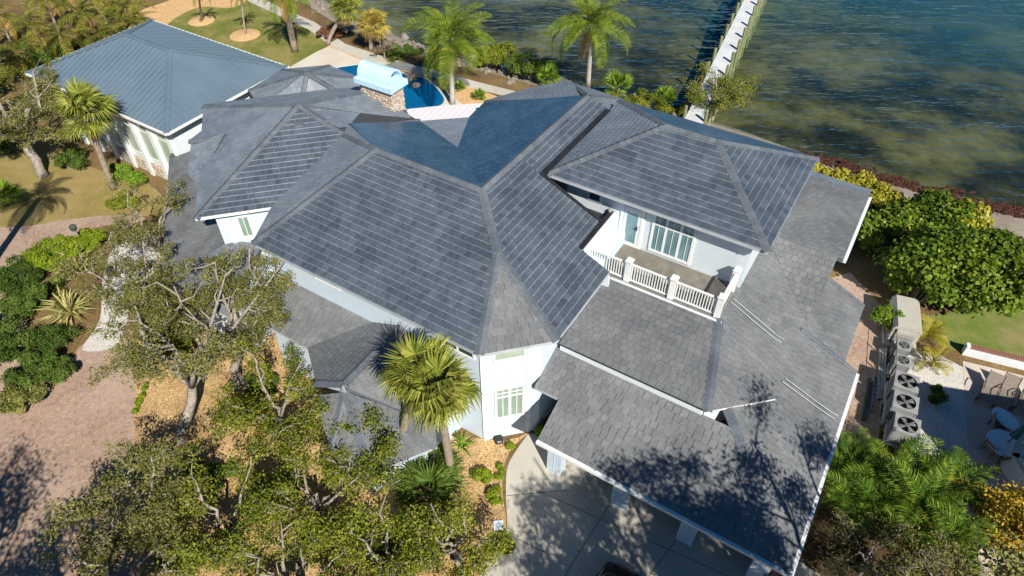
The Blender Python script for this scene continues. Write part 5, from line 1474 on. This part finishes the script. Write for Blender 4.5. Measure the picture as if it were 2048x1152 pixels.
condenser('small sunlit condenser unit with a red label', (1806, 721), .68, .75, .25)
condenser('large condenser unit in shade, uppermost of the three', (1814, 763), 1.02, .95, .45)
condenser('large condenser unit in shade, middle of the three', (1812, 804), 1.02, .95, .45)
condenser('large condenser unit in shade nearest the palms', (1815, 850), 1.02, .95, .45)
# standby generator
b = U(1815, 628, 1.3)
th = thing('generator', 'big beige metal generator cabinet beside the sea grapes', 'generator', (b.x, b.y, 0), math.atan2(E1.y, E1.x) + R(12))
mb = MB(); mb.cbox((0, 0, .12), .75, 1.25, .12); link('pad', mb.mesh('pad', 'concrete'), th, keep=False)
mb = MB(); mb.cbox((0, 0, .72), .62, 1.1, .48); link('cabinet', mb.mesh('cabinet', 'generator_beige'), th, keep=False)
mb = MB()
prof = [(-.66, 1.2), (-.5, 1.42), (.5, 1.42), (.66, 1.2)]
for y0, y1 in ((-1.14, 1.14),):
    for (xa, za), (xb, zb) in zip(prof[:-1], prof[1:]): mb.poly([(xa, y0, za), (xa, y1, za), (xb, y1, zb), (xb, y0, zb)])
    for yy, rv in ((y0, False), (y1, True)):
        f_ = [(x, yy, z) for x, z in prof]; mb.poly(f_ if rv else list(reversed(f_)))
mb.cbox((0, -1.12, .9), .5, .02, .2)
link('lid', mb.mesh('lid', 'generator_beige'), th, keep=False)
mb = MB()
for k in range(7): mb.cbox((0, -1.12, .4 + k * .08), .45, .02, .015)
link('louvre', mb.mesh('louvre', 'ac_gray'), th, keep=False)
b = U(1795, 665, .6)
th = thing('utility_cabinet', 'small grey pump box between generator and condenser units', 'cabinet', (b.x, b.y, 0), R(-20))
mb = MB(); mb.cbox((0, 0, .3), .4, .3, .3); link('body', mb.mesh('body', 'metal_gray'), th, keep=False)
mb = MB(); mb.cbox((0, 0, .63), .44, .34, .03); link('lid', mb.mesh('lid', 'generator_beige'), th, keep=False)
mb = MB(); mb.tube([(.25, -.32, .1), (.25, -.42, .1), (.25, -.42, .5), (.1, -.3, .5)], .03, 6); link('pipe', mb.mesh('pipe', 'white_trim'), th, keep=False)
# wire fence beside the units
fa, fb = U(1776, 690), U(1768, 885)
th = thing('fence', 'thin dark wire fence beside the condenser units', 'fence', tuple(fa))
rel = fb - fa
for z in (.25, .7, 1.15):
    mb = MB(); mb.bar((0, 0, z), rel + Vector((0, 0, z)), .02); link('rail', mb.mesh('rail', 'black_metal'), th, keep=False)
for k in range(6):
    p_ = rel * (k / 5); mb = MB(); mb.cbox((p_.x, p_.y, .6), .025, .025, .6); link('post', mb.mesh('post', 'black_metal'), th, keep=False)
# stack of pale gutter lengths along the fence
a_, b_ = U(1762, 700), U(1758, 800)
th = thing('gutter_lengths', 'bundle of pale metal gutter lengths lying along the fence', 'gutters', tuple(a_))
for k in range(3):
    mb = MB(); of = Vector((k * .13 - .13, 0, .06)); mb.box(of, b_ - a_, (.1, 0, 0), (0, 0, .08)); link('gutter', mb.mesh('gutter', 'alu'), th, keep=False)
# ladder and timber on the ground
a_, b_ = U(1757, 752), U(1750, 826)
d = (b_ - a_); s_ = Vector((-d.y, d.x, 0)).normalized()
th = thing('ladder', 'aluminium ladder lying on the ground below the fence', 'ladder', tuple(a_))
for sg in (-1, 1):
    mb = MB(); mb.bar(s_ * sg * .2 + Zv * .06, d + s_ * sg * .2 + Zv * .06, .035, .08); link('rail', mb.mesh('rail', 'alu'), th, keep=False)
for k in range(9):
    p_ = d * ((k + .5) / 9); mb = MB(); mb.tube([p_ - s_ * .2 + Zv * .06, p_ + s_ * .2 + Zv * .06], .018, 6); link('rung', mb.mesh('rung', 'alu'), th, keep=False)
a_, b_ = U(1738, 760), U(1724, 842)
mb = MB(); mb.bar(Zv * .08, (b_ - a_) + Zv * .08, .14, .1); mb.bar(Zv * .16, (b_ - a_) * .97 + Zv * .16, .1, .06)
o = mb.build('timber', 'timber_green'); o.location = a_; tag(o, 'dark green timber lying beside the ladder', 'timber')

# neighbour's patio: low wall with brick capping
wa, wb = U(1930, 708), U(2080, 745)
d = wb - wa; s_ = Vector((-d.y, d.x, 0)).normalized(); L_ = d.length; du = d.normalized()
th = thing('garden_wall', 'low white garden wall with brick capping at the edge of the patio', 'wall', tuple(wa))
mb = MB(); mb.box(-s_ * .12, d, s_ * .24, Zv * .55); mb.box(-s_ * .12 - du * .16, du * .16, s_ * .3, Zv * .62); link('wall', mb.mesh('wall', 'soft_white'), th, keep=False)
bk = MB(); bk.box((0, 0, 0), (.09, 0, 0), (0, .3, 0), (0, 0, .07)); bk_me = bk.mesh('brick', 'brick_red')
nbk = int(L_ / .11); az = math.atan2(du.y, du.x)
for k in range(nbk):
    o = bpy.data.objects.new('brick', bk_me); COL.objects.link(o); o.parent = th
    o.location = du * (k * .11) - s_ * .15 + Zv * .551; o.rotation_euler = (0, 0, az)
# L-shaped wall in the corner of the patio
b = U(2005, 935)
th = thing('patio_wall', 'angled pale wall in the corner of the shaded patio', 'wall', tuple(b))
mb = MB(); mb.cbox((.55, .6, .5), .9, .12, .5, R(48)); mb.cbox((.05, -.75, .5), .12, .78, .5, R(2)); link('wall', mb.mesh('wall', 'soft_white'), th, keep=False)
mb = MB(); mb.cbox((.55, .6, 1.03), .94, .16, .03, R(48)); mb.cbox((.05, -.75, 1.03), .16, .8, .03, R(2)); link('coping', mb.mesh('coping', 'concrete'), th, keep=False)
# loungers
def lounger(label, px, rz):
    b = U(*px); th = thing('lounge_chair', label, 'lounge chair', (b.x, b.y, .02), rz, 'lounge chairs on the patio')
    mb = MB(); mb.poly([(-.3, -.75, .36), (.3, -.75, .36), (.3, .25, .34), (-.3, .25, .34)]); mb.poly([(-.3, -.75, .345), (-.3, .25, .325), (.3, .25, .325), (.3, -.75, .345)]); link('seat', mb.mesh('seat', 'sling'), th, keep=False)
    mb = MB(); mb.poly([(-.3, .25, .34), (.3, .25, .34), (.3, .82, .85), (-.3, .82, .85)]); mb.poly([(-.3, .26, .325), (-.3, .83, .835), (.3, .83, .835), (.3, .26, .325)]); link('backrest', mb.mesh('backrest', 'sling'), th, keep=False)
    for sg in (-1, 1):
        mb = MB(); x = sg * .32
        mb.tube([(x, -.78, .36), (x, .25, .34), (x, .84, .87)], .022, 6); link('side_rail', mb.mesh('side_rail', 'bronze'), th, keep=False)
        mb = MB(); mb.tube([(x, -.3, .62), (x, .0, .64), (x, .3, .6), (x, .38, .45)], .022, 6); link('armrest', mb.mesh('armrest', 'bronze'), th, keep=False)
        for y in (-.62, .3):
            mb = MB(); mb.tube([(x, y, .36), (x, y + .05, .0)], .02, 6); link('leg', mb.mesh('leg', 'bronze'), th, keep=False)
        mb = MB(); mb.tube([(x + .04 * sg, -.62 + .14 * math.cos(k * .524), .16 + .14 * math.sin(k * .524)) for k in range(13)], .018, 5); link('wheel', mb.mesh('wheel', 'bronze'), th, keep=False)
lounger('brown sling lounge chair nearest the gravel', (1972, 792), R(-38))
lounger('middle brown sling lounge chair', (2005, 796), R(-36))
lounger('brown sling lounge chair cut by the right edge', (2046, 812), R(-40))
def dining_chair(label, px, rz):
    b = U(*px); th = thing('patio_chair', label, 'chair', (b.x, b.y, .02), rz, 'chairs round the patio table')
    mb = MB(); mb.cbox((0, 0, .43), .24, .24, .015); link('seat', mb.mesh('seat', 'sling'), th, keep=False)
    mb = MB(); mb.poly([(-.24, .24, .45), (.24, .24, .45), (.23, .36, .9), (-.23, .36, .9)]); mb.poly([(-.24, .255, .45), (-.23, .375, .9), (.23, .375, .9), (.24, .255, .45)]); link('backrest', mb.mesh('backrest', 'sling'), th, keep=False)
    for sx in (-1, 1):
        mb = MB(); mb.tube([(sx * .26, -.25, .64), (sx * .26, .28, .66)], .02, 6); link('armrest', mb.mesh('armrest', 'bronze'), th, keep=False)
        for y in (-.24, .26):
            mb = MB(); mb.tube([(sx * .26, y, 0), (sx * .26, y, .65 if y < 0 else .9)], .018, 6); link('leg', mb.mesh('leg', 'bronze'), th, keep=False)
def table(label, px, r_, z, sy=1.0):
    b = U(*px, z); th = thing('patio_table', label, 'table', (b.x, b.y, .02), R(20)); 
    mb = MB(); n = 28; prof = [(.96, z - .04), (1.0, z - .02), (1.0, z), (.97, z + .01)]
    for k in range(n):
        a0, a1 = 2 * math.pi * k / n, 2 * math.pi * (k + 1) / n
        for (ra, za), (rb, zb) in zip(prof[:-1], prof[1:]):
            mb.poly([(r_ * ra * math.cos(a0), r_ * sy * ra * math.sin(a0), za), (r_ * ra * math.cos(a1), r_ * sy * ra * math.sin(a1), za), (r_ * rb * math.cos(a1), r_ * sy * rb * math.sin(a1), zb), (r_ * rb * math.cos(a0), r_ * sy * rb * math.sin(a0), zb)])
    mb.poly([(r_ * .97 * math.cos(2 * math.pi * k / n), r_ * sy * .97 * math.sin(2 * math.pi * k / n), z + .01) for k in range(n)])
    link('table_top', mb.mesh('table_top', 'table_top'), th, keep=False)
    for k in range(4):
        a = .8 + k * math.pi / 2; mb = MB(); mb.tube([(r_ * .6 * math.cos(a), r_ * sy * .6 * math.sin(a), z - .03), (r_ * .75 * math.cos(a), r_ * sy * .75 * math.sin(a), 0)], .025, 6); link('leg', mb.mesh('leg', 'bronze'), th, keep=False)
    return th
table('round white patio table with the folded umbrella', (2010, 888), .74, .72)
table('smaller white oval table above the round one', (2012, 838), .42, .7, 1.5)
dining_chair('patio chair left of the smaller table', (1988, 862), R(70))
dining_chair('patio chair in front of the round table, left', (1975, 905), R(110))
dining_chair('patio chair in front of the round table, below', (2000, 925), R(160))
dining_chair('patio chair right of the round table at the edge', (2044, 880), R(-80))
b = U(2012, 888, .72); th = thing('patio_umbrella', 'folded teal umbrella leaning over the round table', 'umbrella', (b.x, b.y, .02), 0)
mb = MB(); mb.tube([(0, 0, 0), (.25, .1, 2.5)], .022, 8); link('pole', mb.mesh('pole', 'bronze'), th, keep=False)
mb = MB(); n = 12
for k in range(n):
    a0, a1 = 2 * math.pi * k / n, 2 * math.pi * (k + 1) / n; r0_, r1_ = (.2 if k % 2 else .13), (.13 if k % 2 else .2)
    c0_, c1_ = Vector((.12, .05, 1.2)), Vector((.25, .1, 2.52))
    mb.poly([c0_ + Vector((r0_ * math.cos(a0), r0_ * math.sin(a0), 0)), c0_ + Vector((r1_ * math.cos(a1), r1_ * math.sin(a1), 0)), c1_])
link('canopy', mb.mesh('canopy', 'teal_cloth'), th, keep=False)
# neighbour's house, just outside the picture, whose shadow lies across the patio
nh = thing('neighbour_house', "neighbour's pale house beyond the right edge, casting the patio shadow", 'house', (27, 8, 0))
e0, e1 = Vector((20.2, 13.9, 0)), Vector((26.2, 12.6, 0)); ed = (e1 - e0).normalized(); en = Vector((ed.y, -ed.x, 0))
q4 = [e0, e0 + ed * 16, e0 + ed * 16 + en * 14, e0 + en * 14 + ed * 8.0]
mb = MB(); ins = [e0 + ed * .7 + en * .7, e0 + ed * 15.3 + en * .7, e0 + ed * 15.3 + en * 13.3, e0 + ed * 8.6 + en * 13.3]
pl = [(p.x, p.y) for p in ins]
mb.prism(list(reversed(pl)), 0, 6.0); mb.build('wall', 'soft_white', nh)
mb = MB(); pl = [(p.x, p.y) for p in q4]; mb.prism(list(reversed(pl)), 6.0, 6.2); mb.build('eaves', 'white_trim', nh)
mb = MB(); ctr = sum(q4, Vector()) / 4 + Zv * 8.2
for i in range(4): mb.poly([q4[i] + Zv * 6.202, ctr, q4[(i + 1) % 4] + Zv * 6.202])
mb.build('roof', 'slate_gray', nh)

# ================================================================== small things round the house
# parked dark car at the bottom edge
cw = U(1200, 1150, .9)
th = thing('parked_car', 'glossy black car parked on the concrete at the bottom edge', 'car', (cw.x - .1, cw.y - 1.75, .02), math.atan2(E2.y, E2.x))
def loft(secs, name, mat, par, smooth=True):
    """secs: list of (x, half width, z low, z high, crown) rounded body sections along x"""
    mb = MB(); m_ = 12
    for x, hw, zl, zh, rd in secs:
        for k in range(m_):
            a = 2 * math.pi * k / m_ + math.pi / m_
            ca, sa = math.cos(a), math.sin(a); e = .38
            mb.v.append(Vector((x, hw * math.copysign(abs(ca) ** e, ca), (zl + zh) / 2 + (zh - zl) / 2 * math.copysign(abs(sa) ** e, sa))))
    for i in range(len(secs) - 1):
        for k in range(m_):
            k2 = (k + 1) % m_; mb.f.append((i * m_ + k, i * m_ + k2, (i + 1) * m_ + k2, (i + 1) * m_ + k)); mb.m.append(0)
    mb.f.append(tuple(reversed(range(m_)))); mb.m.append(0); mb.f.append(tuple((len(secs) - 1) * m_ + k for k in range(m_))); mb.m.append(0)
    return link(name, mb.mesh(name, mat, smooth), par, keep=False)
body = loft([(-2.35, .7, .45, .85, 0), (-2.25, .88, .35, 1.05, 0), (-1.4, .95, .3, 1.1, 0), (0, .96, .3, 1.1, 0), (1.2, .95, .3, 1.08, 0), (2.1, .88, .35, .98, 0), (2.35, .68, .45, .8, 0)], 'body', 'car_black', th)
loft([(-2.2, .74, 1.0, 1.08, 0), (-1.7, .78, 1.0, 1.55, 0), (-.2, .76, 1.0, 1.7, 0), (.6, .74, 1.0, 1.62, 0), (1.35, .7, 1.0, 1.08, 0)], 'cabin', 'car_black', th)
for sx, e in ((.98, 0), (-1.95, 1)):
    mb = MB(); mb.poly([(sx - .3, -.62, 1.53), (sx + .32, -.66, 1.17), (sx + .32, .66, 1.17), (sx - .3, .62, 1.53)]) if not e else mb.poly([(sx - .2, -.62, 1.16), (sx + .2, -.62, 1.55), (sx + .2, .62, 1.55), (sx - .2, .62, 1.16)])
    link('windscreen', mb.mesh('windscreen', 'glass_dark'), th, keep=False)
for sy in (-1, 1):
    mb = MB(); mb.cbox((.85, sy * 1.05, 1.12), .1, .1, .08); link('mirror', mb.mesh('mirror', 'car_black'), th, keep=False)
    mb = MB(); mb.cbox((2.28, sy * .6, .78), .06, .16, .07); link('headlight', mb.mesh('headlight', 'alu'), th, keep=False)
    for sx in (-1.45, 1.45):
        mb = MB(); mb.tube([(sx, sy * .78, .35), (sx, sy * .98, .35)], .35, 16); wh = link('wheel', mb.mesh('wheel', 'rubber'), th, keep=False)
        mb = MB(); mb.tube([(sx, sy * .95, .35), (sx, sy * .99, .35)], .2, 12); link('rim', mb.mesh('rim', 'alu'), wh, keep=False)
# flood light on the ground by the bay
b = U(998, 884); th = thing('ground_lamp', 'small black box lamp on the mulch at the bay wall', 'lamp', tuple(b), R(10))
mb = MB(); mb.cbox((0, 0, .16), .17, .12, .14); link('housing', mb.mesh('housing', 'black_metal'), th, keep=False)
mb = MB(); mb.cbox((0, -.125, .2), .09, .01, .06); link('lens', mb.mesh('lens', 'metal_gray'), th, keep=False)
mb = MB(); mb.cbox((0, 0, .02), .1, .08, .02); link('foot', mb.mesh('foot', 'black_metal'), th, keep=False)
# blue patterned tile in the bed by the apron
b = U(997, 1052); th = thing('stepping_tile', 'square blue patterned tile in the bed beside the apron', 'tile', (b.x, b.y, .0), R(5))
mb = MB(); mb.cbox((0, 0, .035), .2, .2, .035); link('slab', mb.mesh('slab', 'soft_white'), th, keep=False)
mb = MB()
for k in range(8):
    a = k * math.pi / 4; mb.poly([(.03 * math.cos(a), .03 * math.sin(a), .073), (.1 * math.cos(a - .3), .1 * math.sin(a - .3), .073), (.17 * math.cos(a), .17 * math.sin(a), .073), (.1 * math.cos(a + .3), .1 * math.sin(a + .3), .073)])
link('pattern', mb.mesh('pattern', 'tile_blue'), th, keep=False)
# white slatted bench by the front steps, seen through the oak
def bench(label, px, rz, w_):
    b = U(*px); th = thing('bench', label, 'bench', (b.x, b.y, .01), rz)
    for k in range(6):
        mb = MB(); mb.cbox((0, -.22 + k * .09, .45), w_ / 2, .035, .015); link('seat_slat', mb.mesh('seat_slat', 'white_trim'), th, keep=False)
    for k in range(9):
        mb = MB(); mb.cbox((-w_ / 2 + .06 + k * (w_ - .12) / 8, .28, .7), .03, .015, .25); link('back_slat', mb.mesh('back_slat', 'white_trim'), th, keep=False)
    mb = MB(); mb.cbox((0, .28, .97), w_ / 2, .03, .035); link('back_rail', mb.mesh('back_rail', 'white_trim'), th, keep=False)
    for sx in (-1, 1):
        for sy in (-.22, .26):
            mb = MB(); mb.cbox((sx * (w_ / 2 - .05), sy, .22), .03, .03, .22); link('leg', mb.mesh('leg', 'white_trim'), th, keep=False)
        mb = MB(); mb.cbox((sx * (w_ / 2 - .03), 0, .65), .03, .26, .02); link('armrest', mb.mesh('armrest', 'white_trim'), th, keep=False)
bench('white slatted bench on the rocks seen through the forked oak', (415, 655), R(60), 1.5)
bench('white slatted bench beside the porch under the oaks', (590, 700), R(-20), 1.3)
# rocks
def rock(label, px, r_, seed, mat='rock', z=0.0, grp=None):
    rng = np.random.default_rng(seed); b = U(px[0], px[1], z); mb = MB(); n, m_ = 9, 5
    for j in range(m_ + 1):
        ph = math.pi / 2 * j / m_
        for k in range(n):
            a = 2 * math.pi * k / n; q_ = r_ * math.cos(ph * .98) * rng.uniform(.8, 1.15)
            mb.v.append(Vector((q_ * math.cos(a), q_ * math.sin(a) * .8, r_ * .75 * math.sin(ph) * rng.uniform(.85, 1.1) - .04)))
    for j in range(m_):
        for k in range(n):
            k2 = (k + 1) % n; mb.f.append((j * n + k, j * n + k2, (j + 1) * n + k2, (j + 1) * n + k)); mb.m.append(0)
    o = mb.build('rock', mat); o.location = (b.x, b.y, z); o.rotation_euler = (0, 0, rng.uniform(0, 6)); return tag(o, label, 'rock', grp)
rock('tan boulder at the edge of the pool right of the chimney', (822, 158), .55, 1)
rock('smaller tan boulder below the first at the pool edge', (832, 172), .42, 2)
rock('pale rock under the slatted bench', (430, 668), .6, 3)
rock('pale rock under the oaks beside the porch', (478, 765), .4, 4)
rr = random.Random(9)
mb = MB()
for i in range(260):
    k = rr.random() * 52; a = LE[min(int(k), len(LE) - 1)].lerp(WE[min(int(k), len(WE) - 1)], rr.uniform(-.1, .9)); r_ = rr.uniform(.15, .45)
    a = a + Vector((rr.gauss(0, .5), rr.gauss(0, .4), 0)); vs_ = [a + Vector((r_ * math.cos(t_) * rr.uniform(.7, 1.2), r_ * math.sin(t_) * rr.uniform(.7, 1.2), -.15)) for t_ in (0, 1.05, 2.1, 3.14, 4.2, 5.25)]
    top = [a + Vector((r_ * .5 * math.cos(t_) * rr.uniform(.7, 1.2), r_ * .5 * math.sin(t_), r_ * rr.uniform(.5, .8))) for t_ in (0, 1.05, 2.1, 3.14, 4.2, 5.25)]
    for j in range(6): mb.poly([vs_[j], vs_[(j + 1) % 6], top[(j + 1) % 6], top[j]])
    mb.poly(top)
o = mb.build('shore_rocks', 'sea_rock'); o['kind'] = 'stuff'; tag(o, 'rough rocks strewn along the shore behind the path', 'rocks')
# path bollard lamp in the hedge, yellow marker by the driveway
b = U(172, 500); th = thing('path_lamp', 'blue-grey bollard lamp standing in the bright hedge', 'lamp', tuple(b))
mb = MB(); mb.lathe((0, 0, 0), [(.09, 0), (.07, .1), (.07, 1.5), (.16, 1.52)], 10); link('post', mb.mesh('post', 'metal_gray'), th, keep=False)
mb = MB(); mb.lathe((0, 0, 1.52), [(.17, 0), (.19, .2), (.21, .22), (.05, .36)], 10); link('head', mb.mesh('head', 'timber_green'), th, keep=False)
b = U(283, 692); th = thing('marker_post', 'small yellow marker at the edge of the driveway', 'marker', tuple(b))
mb = MB(); mb.lathe((0, 0, 0), [(.08, 0), (.08, .3), (.1, .32), (.07, .42), (.02, .46)], 10); link('body', mb.mesh('body', 'yellow_paint'), th, keep=False)
# boulder-like reddish pillar at the garage corner
b = U(1560, 1150, 1.2); th = thing('terracotta_pot', 'terracotta pot at the garage corner on the bottom edge', 'pot', (b.x, b.y, 0))
mb = MB(); mb.lathe((0, 0, 0), [(.22, 0), (.38, .4), (.42, .75), (.48, .8), (.48, .9), (.4, .9), (.36, .8)], 16); link('pot', mb.mesh('pot', 'brick_red', True), th, keep=False)
